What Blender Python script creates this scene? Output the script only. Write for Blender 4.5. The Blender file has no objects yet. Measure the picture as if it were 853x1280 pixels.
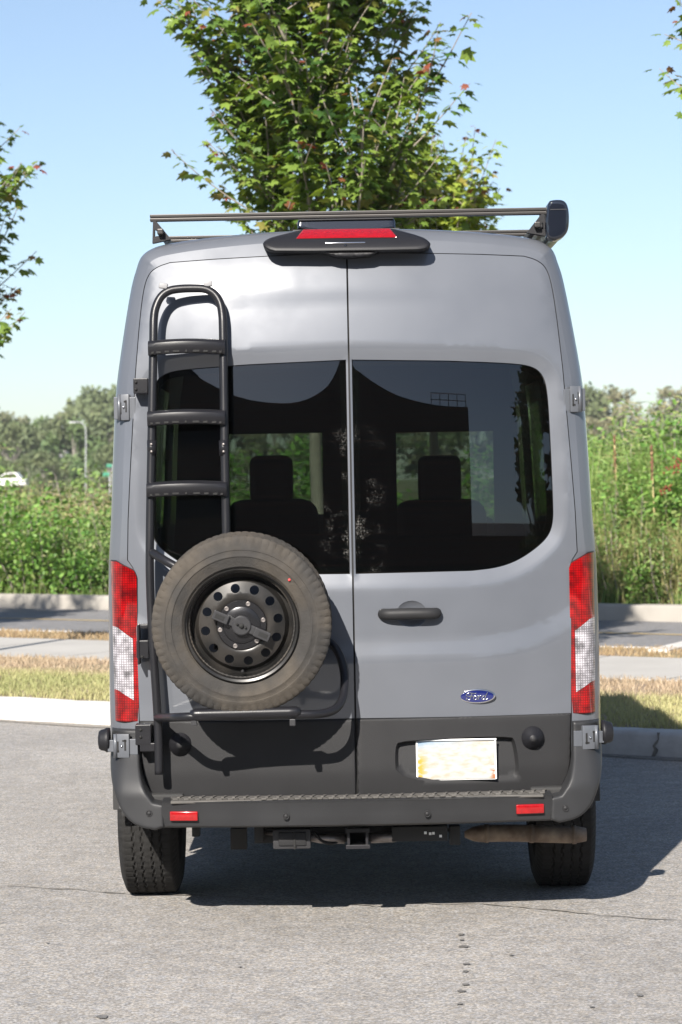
import bpy, bmesh, math, random
import numpy as np
from mathutils import Vector, Matrix
from mathutils.geometry import delaunay_2d_cdt

# ------------------------------------------------------------------ camera, sky, sun, exposure
SC = bpy.context.scene
COL = SC.collection
F, CX, CY, TH, H = 3022.0, 426.5, 600.0, math.radians(1.05), 1.72      # photo pixels
cam_d = bpy.data.cameras.new('camera')
cam = bpy.data.objects.new('camera', cam_d); COL.objects.link(cam)
cam.location = (0, 0, H)
cam.rotation_euler = (Matrix.Rotation(math.radians(90), 3, 'X') @ Matrix.Rotation(-TH, 3, 'Z')).to_euler()
cam_d.sensor_fit = 'VERTICAL'; cam_d.sensor_height = 36.0; cam_d.sensor_width = 24.0
cam_d.lens = F / 1280 * 36.0
cam_d.shift_y = -40.0 / 1280
cam_d.clip_start = 0.1; cam_d.clip_end = 6000
cam_d.dof.use_dof = True; cam_d.dof.focus_distance = 9.3; cam_d.dof.aperture_fstop = 6.3
SC.camera = cam

SUN_TRAVEL = Vector((0.31, 1.0, -0.69)).normalized()
SUN_EL = math.asin(-SUN_TRAVEL.z)
SUN_AZ = math.atan2(-SUN_TRAVEL.x, -SUN_TRAVEL.y)
world = bpy.data.worlds.new('World'); SC.world = world; world.use_nodes = True
wn = world.node_tree.nodes; wl = world.node_tree.links
for n in list(wn): wn.remove(n)
sky = wn.new('ShaderNodeTexSky'); sky.sky_type = 'NISHITA'; sky.sun_disc = False
sky.sun_elevation = SUN_EL; sky.sun_rotation = SUN_AZ % (2 * math.pi)
sky.altitude = 0; sky.air_density = 1.0; sky.dust_density = 0.5; sky.ozone_density = 4.2
bg = wn.new('ShaderNodeBackground'); bg.inputs[1].default_value = 0.062
wo = wn.new('ShaderNodeOutputWorld')
hs_ = wn.new('ShaderNodeHueSaturation'); hs_.inputs['Saturation'].default_value = .86; hs_.inputs['Hue'].default_value = .501
wl.new(sky.outputs[0], hs_.inputs['Color']); wl.new(hs_.outputs[0], bg.inputs[0]); wl.new(bg.outputs[0], wo.inputs[0])
sun_d = bpy.data.lights.new('sun', 'SUN'); sun_d.energy = 5.0; sun_d.angle = math.radians(0.53); sun_d.color = (1.0, 0.94, 0.86)
sun = bpy.data.objects.new('sun', sun_d); COL.objects.link(sun)
sun.rotation_euler = SUN_TRAVEL.to_track_quat('-Z', 'Y').to_euler(); sun.location = (-20, -40, 40)
SC.view_settings.view_transform = 'Standard'; SC.view_settings.look = 'None'
SC.view_settings.exposure = 1.2; SC.view_settings.gamma = 1.0; SC.view_settings.use_curve_mapping = False
SC.render.engine = 'CYCLES'
SC.cycles.max_bounces = 8; SC.cycles.transparent_max_bounces = 16; SC.cycles.diffuse_bounces = 3; SC.cycles.glossy_bounces = 4
SC.cycles.use_denoising = True; SC.cycles.caustics_reflective = False; SC.cycles.caustics_refractive = False
SC.cycles.sample_clamp_indirect = 6.0
SC.render.film_transparent = False

# ------------------------------------------------------------------ helpers
rng = random.Random(7)
nr = np.random.default_rng(11)
ORG = {}

def at(px_, py_, Y):
    """photo pixel -> world point on the upright plane at distance Y"""
    dx, dy = px_ - CX, py_ - CY
    u = dx * math.cos(TH) - dy * math.sin(TH); v = dx * math.sin(TH) + dy * math.cos(TH)
    return (u * Y / F, Y, H - v * Y / F)

def ground_at(px_, py_, z=0.0):
    dx, dy = px_ - CX, py_ - CY
    u = dx * math.cos(TH) - dy * math.sin(TH); v = dx * math.sin(TH) + dy * math.cos(TH)
    Y = (H - z) * F / v
    return (u * Y / F, Y, z)

def link(o, parent=None, org=None):
    COL.objects.link(o)
    if parent is not None:
        o.parent = parent; ORG[o.name] = ORG[parent.name]
    else:
        ORG[o.name] = Vector(org if org is not None else (0, 0, 0))
    return o

def tag(o, label=None, cat=None, group=None, kind=None):
    if label: o['label'] = label
    if cat: o['category'] = cat
    if group: o['group'] = group
    if kind: o['kind'] = kind
    return o

def thing(name, label, cat, loc, group=None):
    o = bpy.data.objects.new(name, None); o.empty_display_size = 0.1
    o.location = loc
    link(o, None, loc); tag(o, label, cat, group)
    return o

def mk(name, verts, faces, mat, parent=None, smooth=True, off=(0, 0, 0), angle=None):
    """verts in world space (after + off); the object's origin is its thing's base"""
    org = ORG[parent.name] if parent is not None else Vector((0, 0, 0))
    v = np.asarray(verts, dtype=float) + np.array(off) - np.array(org)
    me = bpy.data.meshes.new(name)
    me.from_pydata(v.tolist(), [], [tuple(int(i) for i in f) for f in faces]); me.update()
    if mat is not None:
        for m in (mat if isinstance(mat, (list, tuple)) else [mat]): me.materials.append(m)
    if smooth:
        me.polygons.foreach_set('use_smooth', [True] * len(me.polygons))
        if angle is not None: me.set_sharp_from_angle(angle=math.radians(angle))
    o = bpy.data.objects.new(name, me)
    return link(o, parent)

class MB:
    """collects shapes that make one mesh"""
    def __init__(s): s.v = []; s.f = []
    def add(s, v, f):
        b = len(s.v); s.v += [tuple(p) for p in v]; s.f += [tuple(i + b for i in q) for q in f]; return s
    def obj(s, name, mat, parent=None, smooth=True, off=(0, 0, 0), angle=None):
        return mk(name, s.v, s.f, mat, parent, smooth, off, angle)

def catmull(pts, n=8, closed=False):
    P = [np.array(p, float) for p in pts]; out = []
    m = len(P); rngk = range(m if closed else m - 1)
    for i in rngk:
        if closed: p0, p1, p2, p3 = P[i - 1], P[i], P[(i + 1) % m], P[(i + 2) % m]
        else: p0, p1, p2, p3 = P[max(i - 1, 0)], P[i], P[i + 1], P[min(i + 2, m - 1)]
        for k in range(n):
            t = k / n
            out.append(.5 * (2 * p1 + (p2 - p0) * t + (2 * p0 - 5 * p1 + 4 * p2 - p3) * t * t + (3 * p1 - p0 - 3 * p2 + p3) * t ** 3))
    if not closed: out.append(P[-1])
    return np.array(out)

def chaikin(pts, it=2, closed=True):
    P = np.array(pts, float)
    for _ in range(it):
        N = np.roll(P, -1, 0)
        if closed:
            P = np.stack([.75 * P + .25 * N, .25 * P + .75 * N], 1).reshape(-1, P.shape[1])
        else:
            q = np.stack([.75 * P[:-1] + .25 * P[1:], .25 * P[:-1] + .75 * P[1:]], 1).reshape(-1, P.shape[1])
            P = np.vstack([P[:1], q, P[-1:]])
    return P

def tube_vf(pts, r, segs=12, cap=True):
    P = np.array(pts, float); n = len(P)
    R = np.full(n, r) if np.isscalar(r) else np.array(r, float)
    T = np.gradient(P, axis=0); T /= np.linalg.norm(T, axis=1)[:, None] + 1e-12
    a = np.array([0, 0, 1.0]) if abs(T[0][2]) < .9 else np.array([0, 1.0, 0])
    N = np.cross(T[0], a); N /= np.linalg.norm(N)
    v = []; f = []
    for i in range(n):
        N = N - T[i] * N.dot(T[i]); N /= np.linalg.norm(N) + 1e-12
        B = np.cross(T[i], N)
        for k in range(segs):
            th = 2 * math.pi * k / segs
            v.append(P[i] + R[i] * (math.cos(th) * N + math.sin(th) * B))
    for i in range(n - 1):
        for k in range(segs):
            k2 = (k + 1) % segs
            f.append((i * segs + k, i * segs + k2, (i + 1) * segs + k2, (i + 1) * segs + k))
    if cap:
        f.append(tuple(range(segs))[::-1]); f.append(tuple((n - 1) * segs + k for k in range(segs)))
    return v, f

def box_vf(c, s, bev=0.0, rot=None, seg=2):
    bm = bmesh.new(); bmesh.ops.create_cube(bm, size=1.0)
    for v in bm.verts: v.co = Vector((v.co.x * s[0], v.co.y * s[1], v.co.z * s[2]))
    if bev > 0:
        bmesh.ops.bevel(bm, geom=list(bm.edges), offset=bev, segments=seg, affect='EDGES', profile=.6)
    M = rot if rot is not None else Matrix.Identity(3)
    bm.verts.ensure_lookup_table()
    v = [tuple(M @ p.co + Vector(c)) for p in bm.verts]
    f = [tuple(q.index for q in fc.verts) for fc in bm.faces]
    bm.free(); return v, f

def lathe_vf(prof, n=48, center=(0, 0, 0), axis='Y', cap0=False, cap1=False):
    """prof: (radius, height) along axis"""
    v = []; f = []; m = len(prof)
    for k in range(n):
        a = 2 * math.pi * k / n; c, s_ = math.cos(a), math.sin(a)
        for r, h in prof:
            p = {'Y': (r * c, h, r * s_), 'Z': (r * c, r * s_, h), 'X': (h, r * c, r * s_)}[axis]
            v.append((p[0] + center[0], p[1] + center[1], p[2] + center[2]))
    for k in range(n):
        k2 = (k + 1) % n
        for i in range(m - 1): f.append((k * m + i, k * m + i + 1, k2 * m + i + 1, k2 * m + i))
    if cap0: f.append(tuple(k * m for k in range(n)))
    if cap1: f.append(tuple(k * m + m - 1 for k in range(n))[::-1])
    return v, f

def inside(P, poly):
    x, y = P[:, 0], P[:, 1]; r = np.zeros(len(P), bool); n = len(poly)
    for i in range(n):
        x1, y1 = poly[i]; x2, y2 = poly[(i + 1) % n]
        c = (y1 > y) != (y2 > y)
        with np.errstate(divide='ignore', invalid='ignore'):
            r ^= c & (x < (x2 - x1) * (y - y1) / (y2 - y1 + 1e-300) + x1)
    return r

def pdist(P, poly, closed=True):
    d = np.full(len(P), 1e9); n = len(poly)
    for i in range(n if closed else n - 1):
        a = np.array(poly[i]); b = np.array(poly[(i + 1) % n]); ab = b - a
        t = np.clip(((P - a) @ ab) / (ab @ ab + 1e-18), 0, 1)
        d = np.minimum(d, np.hypot(*(P - a - t[:, None] * ab).T))
    return d

def resample(poly, step, closed=True):
    P = np.array(poly, float); Q = np.vstack([P, P[:1]]) if closed else P
    out = []
    for a, b in zip(Q[:-1], Q[1:]):
        k = max(1, int(math.ceil(np.linalg.norm(b - a) / step)))
        for t in range(k): out.append(a + (b - a) * t / k)
    if not closed: out.append(Q[-1])
    return np.array(out)

def offset_poly(poly, d):
    """d > 0 moves inward for a counter-clockwise polygon"""
    P = np.array(poly, float)
    if np.sum(P[:, 0] * np.roll(P[:, 1], -1) - np.roll(P[:, 0], -1) * P[:, 1]) < 0: P = P[::-1]
    e = np.roll(P, -1, 0) - P; e /= np.linalg.norm(e, axis=1)[:, None] + 1e-12
    nrm = np.stack([-e[:, 1], e[:, 0]], 1)
    n2 = nrm + np.roll(nrm, 1, 0); n2 /= (np.linalg.norm(n2, axis=1)[:, None] + 1e-12)
    c = np.clip(np.sum(n2 * nrm, 1), .5, 1)
    return P + n2 * (d / c)[:, None]

def plate_vf(outline, yfun, holes=(), res=.03, rim=.02, rnd=0.0, extra=(), cons=()):
    """a sheet over the x-z outline, pressed to y = yfun(x, z), with a rim going back by rim"""
    out = resample(outline, res)
    loops = [out] + [resample(h, res) for h in holes]
    pts = []; edges = []
    for lp in loops:
        b = len(pts); pts += lp.tolist(); n = len(lp)
        edges += [(b + i, b + (i + 1) % n) for i in range(n)]
    nb = len(pts)
    for ex in extra: pts += np.asarray(ex).tolist()
    extra = list(extra)
    for cl in cons:
        cl = resample(cl, res * .6); b = len(pts); pts += cl.tolist(); edges += [(b + i, b + (i + 1) % len(cl)) for i in range(len(cl))]; extra.append(np.vstack([cl, cl[:1]]))
    if rnd > 0:
        for k in (.3, .65, 1.0):
            q = offset_poly(out, rnd * k)
            q = q[inside(q, out) & (pdist(q, out) > rnd * k * .7)]
            pts += q.tolist()
    x0, z0 = out.min(0); x1, z1 = out.max(0)
    gx, gz = np.meshgrid(np.arange(x0 + res / 2, x1, res), np.arange(z0 + res / 2, z1, res))
    gx[::2] += res * .5
    G = np.stack([gx.ravel(), gz.ravel()], 1)
    keep = inside(G, out)
    dmin = pdist(G, out)
    for lp in loops[1:]:
        keep &= ~inside(G, lp); dmin = np.minimum(dmin, pdist(G, lp))
    keep &= dmin > max(res * .45, rnd * 1.05)
    for ex in extra:
        keep &= pdist(G, np.asarray(ex), False) > res * .4
    pts += G[keep].tolist()
    V, E, Fc, ov, oe, of = delaunay_2d_cdt([Vector(p) for p in pts], edges, [], 0, 1e-6)
    V = np.array([tuple(p) for p in V]); T = np.array([tuple(t) for t in Fc if len(t) == 3])
    C = V[T].mean(1)
    k = inside(C, out)
    for lp in loops[1:]: k &= ~inside(C, lp)
    T = T[k]
    a = V[T[:, 1]] - V[T[:, 0]]; b_ = V[T[:, 2]] - V[T[:, 0]]
    cr = a[:, 0] * b_[:, 1] - a[:, 1] * b_[:, 0]
    T[cr < 0] = T[cr < 0][:, [0, 2, 1]]                     # normals face -y
    y = yfun(V[:, 0], V[:, 1])
    if rnd > 0:
        d = pdist(V, out); t = np.clip(1 - d / rnd, 0, 1)
        y = y + rnd * (1 - np.sqrt(np.maximum(0, 1 - t * t)))
    v = np.stack([V[:, 0], y, V[:, 1]], 1).tolist(); f = T.tolist()
    if rim > 0:
        # boundary edges
        from collections import Counter
        ec = Counter()
        for t in f:
            for i in range(3):
                ec[(t[i], t[(i + 1) % 3])] += 1
        mp = {}
        for (i, j) in list(ec):
            if (j, i) in ec: continue
            for q in (i, j):
                if q not in mp:
                    mp[q] = len(v); v.append([v[q][0], v[q][1] + rim, v[q][2]])
            f.append((j, i, mp[i], mp[j]))
    return v, f

# ------------------------------------------------------------------ materials
def nodes_of(m): return m.node_tree.nodes, m.node_tree.links
def mat(name, col, rough=.5, metal=0.0, coat=0.0, coat_rough=.03, spec=.5, var=0.0, vscale=8.0, bump=0.0, bscale=40.0,
        col2=None, mixscale=3.0, detail=4.0, rvar=0.0, sheen=0.0, lo=.42, hi=.62):
    m = bpy.data.materials.new(name); m.use_nodes = True
    N, L = nodes_of(m); b = N['Principled BSDF']
    b.inputs['Base Color'].default_value = (*col, 1); b.inputs['Roughness'].default_value = rough
    b.inputs['Metallic'].default_value = metal; b.inputs['Coat Weight'].default_value = coat
    b.inputs['Coat Roughness'].default_value = coat_rough; b.inputs['Specular IOR Level'].default_value = spec
    tc = N.new('ShaderNodeTexCoord'); src = None
    if col2 is not None:
        nz = N.new('ShaderNodeTexNoise'); nz.inputs['Scale'].default_value = mixscale; nz.inputs['Detail'].default_value = detail
        L.new(tc.outputs['Object'], nz.inputs['Vector'])
        mr = N.new('ShaderNodeMapRange'); mr.inputs[1].default_value = lo; mr.inputs[2].default_value = hi
        L.new(nz.outputs['Fac'], mr.inputs[0])
        mx = N.new('ShaderNodeMix'); mx.data_type = 'RGBA'
        mx.inputs[6].default_value = (*col, 1); mx.inputs[7].default_value = (*col2, 1)
        L.new(mr.outputs[0], mx.inputs[0]); src = mx.outputs[2]
    if var > 0:
        nz = N.new('ShaderNodeTexNoise'); nz.inputs['Scale'].default_value = vscale; nz.inputs['Detail'].default_value = detail
        L.new(tc.outputs['Object'], nz.inputs['Vector'])
        mr = N.new('ShaderNodeMapRange'); mr.inputs[1].default_value = .25; mr.inputs[2].default_value = .75
        mr.inputs[3].default_value = 1 - var; mr.inputs[4].default_value = 1 + var
        L.new(nz.outputs['Fac'], mr.inputs[0])
        mx = N.new('ShaderNodeMix'); mx.data_type = 'RGBA'; mx.blend_type = 'MULTIPLY'; mx.inputs[0].default_value = 1
        if src is not None: L.new(src, mx.inputs[6])
        else: mx.inputs[6].default_value = (*col, 1)
        L.new(mr.outputs[0], mx.inputs[7]); src = mx.outputs[2]
    if src is not None: L.new(src, b.inputs['Base Color'])
    if rvar > 0:
        nz = N.new('ShaderNodeTexNoise'); nz.inputs['Scale'].default_value = 6; nz.inputs['Detail'].default_value = 5
        L.new(tc.outputs['Object'], nz.inputs['Vector'])
        mr = N.new('ShaderNodeMapRange'); mr.inputs[1].default_value = .3; mr.inputs[2].default_value = .7
        mr.inputs[3].default_value = max(0, rough - rvar); mr.inputs[4].default_value = rough + rvar
        L.new(nz.outputs['Fac'], mr.inputs[0]); L.new(mr.outputs[0], b.inputs['Roughness'])
    if bump > 0:
        nz = N.new('ShaderNodeTexNoise'); nz.inputs['Scale'].default_value = bscale; nz.inputs['Detail'].default_value = 6
        L.new(tc.outputs['Object'], nz.inputs['Vector'])
        bp = N.new('ShaderNodeBump'); bp.inputs['Strength'].default_value = bump; bp.inputs['Distance'].default_value = .01
        L.new(nz.outputs['Fac'], bp.inputs['Height']); L.new(bp.outputs[0], b.inputs['Normal'])
    return m

def leaf_mat(name, trans=.3, rough=.45):
    m = bpy.data.materials.new(name); m.use_nodes = True
    N, L = nodes_of(m); b = N['Principled BSDF']; out = N['Material Output']
    at_ = N.new('ShaderNodeAttribute'); at_.attribute_name = 'Col'
    L.new(at_.outputs['Color'], b.inputs['Base Color']); b.inputs['Roughness'].default_value = rough
    b.inputs['Specular IOR Level'].default_value = .4
    tr = N.new('ShaderNodeBsdfTranslucent'); mx = N.new('ShaderNodeMixShader'); mx.inputs[0].default_value = trans
    hs = N.new('ShaderNodeHueSaturation'); hs.inputs['Saturation'].default_value = 1.15; hs.inputs['Value'].default_value = 1.5
    hs.inputs['Hue'].default_value = .485
    L.new(at_.outputs['Color'], hs.inputs['Color']); L.new(hs.outputs[0], tr.inputs['Color'])
    L.new(b.outputs[0], mx.inputs[1]); L.new(tr.outputs[0], mx.inputs[2]); L.new(mx.outputs[0], out.inputs[0])
    return m

def glass_mat(name, tint, dust=0.0, gloss=1.0, wires=False):
    m = bpy.data.materials.new(name); m.use_nodes = True
    N, L = nodes_of(m); out = N['Material Output']; N.remove(N['Principled BSDF'])
    tr = N.new('ShaderNodeBsdfTransparent'); tr.inputs[0].default_value = (*tint, 1)
    gl = N.new('ShaderNodeBsdfGlossy'); gl.inputs['Roughness'].default_value = .006
    fr = N.new('ShaderNodeFresnel'); fr.inputs[0].default_value = 1.72
    mx = N.new('ShaderNodeMixShader'); L.new(fr.outputs[0], mx.inputs[0]); L.new(tr.outputs[0], mx.inputs[1]); L.new(gl.outputs[0], mx.inputs[2])
    last = mx
    tc = N.new('ShaderNodeTexCoord')
    if wires:
        wv = N.new('ShaderNodeTexWave'); wv.bands_direction = 'Z'; wv.inputs['Scale'].default_value = 10.5
        L.new(tc.outputs['Object'], wv.inputs[0])
        mr = N.new('ShaderNodeMapRange'); mr.inputs[1].default_value = .985; mr.inputs[2].default_value = 1; mr.inputs[4].default_value = .09
        L.new(wv.outputs['Fac'], mr.inputs[0])
        df = N.new('ShaderNodeBsdfDiffuse'); df.inputs[0].default_value = (.06, .028, .018, 1)
        m2 = N.new('ShaderNodeMixShader'); L.new(mr.outputs[0], m2.inputs[0]); L.new(last.outputs[0], m2.inputs[1]); L.new(df.outputs[0], m2.inputs[2]); last = m2
    if dust > 0:
        nz = N.new('ShaderNodeTexNoise'); nz.inputs['Scale'].default_value = 9; nz.inputs['Detail'].default_value = 9; nz.inputs['Roughness'].default_value = .65
        L.new(tc.outputs['Object'], nz.inputs[0])
        nf = N.new('ShaderNodeTexNoise'); nf.inputs['Scale'].default_value = 160; nf.inputs['Detail'].default_value = 2
        L.new(tc.outputs['Object'], nf.inputs[0])
        sx = N.new('ShaderNodeSeparateXYZ'); L.new(tc.outputs['Object'], sx.inputs[0])
        ab = N.new('ShaderNodeMath'); ab.operation = 'ABSOLUTE'; L.new(sx.outputs[0], ab.inputs[0])
        mx_ = N.new('ShaderNodeMapRange'); mx_.inputs[1].default_value = .015; mx_.inputs[2].default_value = .14; mx_.inputs[3].default_value = 1; mx_.inputs[4].default_value = 0
        L.new(ab.outputs[0], mx_.inputs[0])
        mz = N.new('ShaderNodeMapRange'); mz.inputs[1].default_value = 1.95; mz.inputs[2].default_value = 1.8; mz.inputs[3].default_value = 0; mz.inputs[4].default_value = 1
        L.new(sx.outputs[2], mz.inputs[0])
        zz = N.new('ShaderNodeMath'); zz.operation = 'MULTIPLY'; L.new(mx_.outputs[0], zz.inputs[0]); L.new(mz.outputs[0], zz.inputs[1])
        mr = N.new('ShaderNodeMapRange'); mr.inputs[1].default_value = .52; mr.inputs[2].default_value = .68; mr.inputs[4].default_value = .5
        L.new(nz.outputs[0], mr.inputs[0])
        m3 = N.new('ShaderNodeMath'); m3.operation = 'MULTIPLY'; L.new(mr.outputs[0], m3.inputs[0]); L.new(zz.outputs[0], m3.inputs[1])
        m5 = N.new('ShaderNodeMapRange'); m5.inputs[1].default_value = .45; m5.inputs[2].default_value = .7; m5.inputs[4].default_value = 1.0
        L.new(nf.outputs[0], m5.inputs[0])
        m6 = N.new('ShaderNodeMath'); m6.operation = 'MULTIPLY'; L.new(m3.outputs[0], m6.inputs[0]); L.new(m5.outputs[0], m6.inputs[1])
        m4 = N.new('ShaderNodeMath'); m4.operation = 'ADD'; m4.inputs[1].default_value = dust; L.new(m6.outputs[0], m4.inputs[0])
        df = N.new('ShaderNodeBsdfDiffuse'); df.inputs[0].default_value = (.30, .29, .27, 1)
        m2 = N.new('ShaderNodeMixShader'); L.new(m4.outputs[0], m2.inputs[0]); L.new(last.outputs[0], m2.inputs[1]); L.new(df.outputs[0], m2.inputs[2]); last = m2
    L.new(last.outputs[0], out.inputs[0])
    return m

def lens_mat(name, col, rough=.12):
    """ribbed plastic lamp lens: grid of small prisms under a clear coat"""
    m = bpy.data.materials.new(name); m.use_nodes = True
    N, L = nodes_of(m); b = N['Principled BSDF']
    b.inputs['Base Color'].default_value = (*col, 1); b.inputs['Roughness'].default_value = .3
    b.inputs['Coat Weight'].default_value = 1.0; b.inputs['Coat Roughness'].default_value = .02
    tc = N.new('ShaderNodeTexCoord'); mp = N.new('ShaderNodeMapping'); mp.inputs['Scale'].default_value = (105, 1, 105)
    L.new(tc.outputs['Object'], mp.inputs[0])
    sx = N.new('ShaderNodeSeparateXYZ'); L.new(mp.outputs[0], sx.inputs[0])
    ht = None
    for i in (0, 2):
        fr = N.new('ShaderNodeMath'); fr.operation = 'PINGPONG'; fr.inputs[1].default_value = .5; L.new(sx.outputs[i], fr.inputs[0])
        if ht is None: ht = fr
        else:
            mn = N.new('ShaderNodeMath'); mn.operation = 'MINIMUM'; L.new(ht.outputs[0], mn.inputs[0]); L.new(fr.outputs[0], mn.inputs[1]); ht = mn
    bp = N.new('ShaderNodeBump'); bp.inputs['Strength'].default_value = .35; bp.inputs['Distance'].default_value = .003
    L.new(ht.outputs[0], bp.inputs['Height']); L.new(bp.outputs[0], b.inputs['Normal']); b.inputs['Specular IOR Level'].default_value = .08
    mr = N.new('ShaderNodeMapRange'); mr.inputs[2].default_value = .5; mr.inputs[3].default_value = .35; mr.inputs[4].default_value = 1.25  # prism cells lit in the base colour: edges darkened, centres brightened
    L.new(ht.outputs[0], mr.inputs[0])
    nz = N.new('ShaderNodeTexNoise'); nz.inputs['Scale'].default_value = 26; L.new(tc.outputs['Object'], nz.inputs[0])
    m2 = N.new('ShaderNodeMapRange'); m2.inputs[1].default_value = .3; m2.inputs[2].default_value = .7; m2.inputs[3].default_value = .3; m2.inputs[4].default_value = 1.4  # uneven tone in the colour stands in for reflections inside the lens
    L.new(nz.outputs[0], m2.inputs[0])
    mu = N.new('ShaderNodeMath'); mu.operation = 'MULTIPLY'; L.new(mr.outputs[0], mu.inputs[0]); L.new(m2.outputs[0], mu.inputs[1])
    mx = N.new('ShaderNodeMix'); mx.data_type = 'RGBA'; mx.blend_type = 'MULTIPLY'; mx.inputs[0].default_value = 1
    mx.inputs[6].default_value = (*col, 1); L.new(mu.outputs[0], mx.inputs[7]); L.new(mx.outputs[2], b.inputs['Base Color'])
    return m

def asphalt_mat(name, col, speck=.5, sc=1.0):
    m = bpy.data.materials.new(name); m.use_nodes = True
    N, L = nodes_of(m); b = N['Principled BSDF']; b.inputs['Roughness'].default_value = .85; b.inputs['Specular IOR Level'].default_value = .3
    tc = N.new('ShaderNodeTexCoord')
    def noise(s, d, lo, hi, a, c, r=.5):
        nz = N.new('ShaderNodeTexNoise'); nz.inputs['Scale'].default_value = s; nz.inputs['Detail'].default_value = d; nz.inputs['Roughness'].default_value = r
        L.new(tc.outputs['Object'], nz.inputs[0])
        mr = N.new('ShaderNodeMapRange'); mr.inputs[1].default_value = lo; mr.inputs[2].default_value = hi; mr.inputs[3].default_value = a; mr.inputs[4].default_value = c
        L.new(nz.outputs[0], mr.inputs[0]); return mr, nz
    n1, _ = noise(.45 * sc, 6, .3, .7, .80, 1.14, .65)
    n2, _ = noise(9 * sc, 4, .3, .7, .88, 1.1)
    n3, z3 = noise(95 * sc, 3, .3, .72, 1 - speck, 1 + speck, .7)
    vo = N.new('ShaderNodeTexVoronoi'); vo.inputs['Scale'].default_value = 75 * sc; L.new(tc.outputs['Object'], vo.inputs[0])
    hs = N.new('ShaderNodeSeparateColor'); L.new(vo.outputs['Color'], hs.inputs[0])
    n4 = N.new('ShaderNodeMapRange'); n4.inputs[3].default_value = 1 - .45 * speck; n4.inputs[4].default_value = 1 + .45 * speck; L.new(hs.outputs[0], n4.inputs[0])
    cur = n1
    for q in (n2, n3, n4):
        mu = N.new('ShaderNodeMath'); mu.operation = 'MULTIPLY'; L.new(cur.outputs[0], mu.inputs[0]); L.new(q.outputs[0], mu.inputs[1]); cur = mu
    # warm / cool stones
    mc = N.new('ShaderNodeMix'); mc.data_type = 'RGBA'; mc.inputs[6].default_value = (col[0] * 1.05, col[1], col[2] * .93, 1); mc.inputs[7].default_value = (col[0] * .97, col[1], col[2] * 1.06, 1)
    L.new(hs.outputs[1], mc.inputs[0])
    mx = N.new('ShaderNodeMix'); mx.data_type = 'RGBA'; mx.blend_type = 'MULTIPLY'; mx.inputs[0].default_value = 1
    L.new(mc.outputs[2], mx.inputs[6]); L.new(cur.outputs[0], mx.inputs[7]); L.new(mx.outputs[2], b.inputs['Base Color'])
    bp = N.new('ShaderNodeBump'); bp.inputs['Strength'].default_value = .35; bp.inputs['Distance'].default_value = .006
    L.new(z3.outputs[0], bp.inputs['Height']); L.new(bp.outputs[0], b.inputs['Normal'])
    return m

M = {}
M['paint'] = mat('grey_body_paint', (.091, .098, .113), .44, .12, .9, .09, spec=.22, var=.05, vscale=3, detail=8, rvar=.05)
M['hinge'] = mat('grey_hinge_paint', (.075, .081, .093), .45, .1, .5, .08)
M['clad'] = mat('dark_grey_plastic', (.018, .018, .019), .55, 0, spec=.22, var=.10, vscale=5, bump=.12, bscale=350, rvar=.06)
M['bumper'] = mat('bumper_plastic', (.022, .0225, .024), .5, 0, spec=.3, var=.12, vscale=6, bump=.1, bscale=350, rvar=.06)
M['clad_dusty'] = mat('dusty_step_plastic', (.075, .070, .064), .75, 0, var=.25, vscale=14)
M['black'] = mat('black_plastic', (.009, .009, .011), .5, 0, spec=.3, var=.1, bump=.05, bscale=300)
M['gloss_black'] = mat('gloss_black_plastic', (.008, .010, .016), .12, 0, .6, .03)
M['tubepaint'] = mat('black_powder_coat', (.010, .010, .012), .34, .0, spec=.32, bump=.06, bscale=500, rvar=.05)
M['bar'] = mat('anodised_bar', (.045, .042, .040), .38, .6, var=.1)
M['seal'] = mat('black_rubber', (.006, .006, .006), .8)
M['rubber_dusty'] = mat('dusty_tyre_rubber', (.040, .038, .036), .95, 0, spec=.15, col2=(.062, .054, .045), mixscale=5, var=.16, vscale=22, bump=.25, bscale=120)
M['rubber'] = mat('tyre_rubber', (.018, .0175, .017), .9, 0, spec=.2, var=.2, vscale=18, bump=.2, bscale=160)
M['steel_black'] = mat('black_steel_wheel', (.015, .0145, .014), .36, .3, spec=.4, col2=(.032, .029, .026), mixscale=9, var=.2, rvar=.08)
M['hub'] = mat('satin_black_hub', (.02, .02, .022), .26, .5, rvar=.05)
M['bracket'] = mat('dark_grey_bracket', (.032, .032, .034), .45, .2, spec=.3)
M['metal'] = mat('worn_steel', (.22, .20, .19), .45, .8, var=.4, vscale=30)
M['rusty'] = mat('rusty_muffler', (.20, .155, .115), .7, .3, col2=(.12, .085, .06), mixscale=12, var=.25, vscale=30)
M['under'] = mat('underbody_black', (.02, .02, .02), .8)
M['interior'] = mat('dark_interior', (.012, .012, .014), .8)
M['seat'] = mat('dark_seat_fabric', (.010, .010, .013), .9)
M['lens_red'] = lens_mat('red_lens', (.27, .0006, .0015))
M['lens_clear'] = lens_mat('clear_lens', (.42, .40, .43))
M['red'] = mat('red_reflector', (.24, .0015, .003), .2, 0, .8, .03, var=.2, vscale=60)
M['chrome'] = mat('chrome', (.62, .62, .64), .15, 1.0)
M['blue'] = mat('blue_enamel', (.006, .011, .085), .15, 0, 1.0, .02)
M['glass_rear'] = glass_mat('tinted_rear_glass', (.14, .18, .15), dust=.002, wires=True)
M['glass_side'] = glass_mat('tinted_side_glass', (.06, .065, .065))
M['glass_wind'] = glass_mat('windscreen_glass', (.80, .84, .80))
M['asphalt'] = asphalt_mat('parking_asphalt', (.270, .258, .242), .55)
M['road'] = asphalt_mat('road_asphalt', (.185, .182, .182), .3, .6)
M['concrete'] = mat('pale_concrete', (.50, .475, .44), .85, var=.10, vscale=4, bump=.2, bscale=60)
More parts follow.
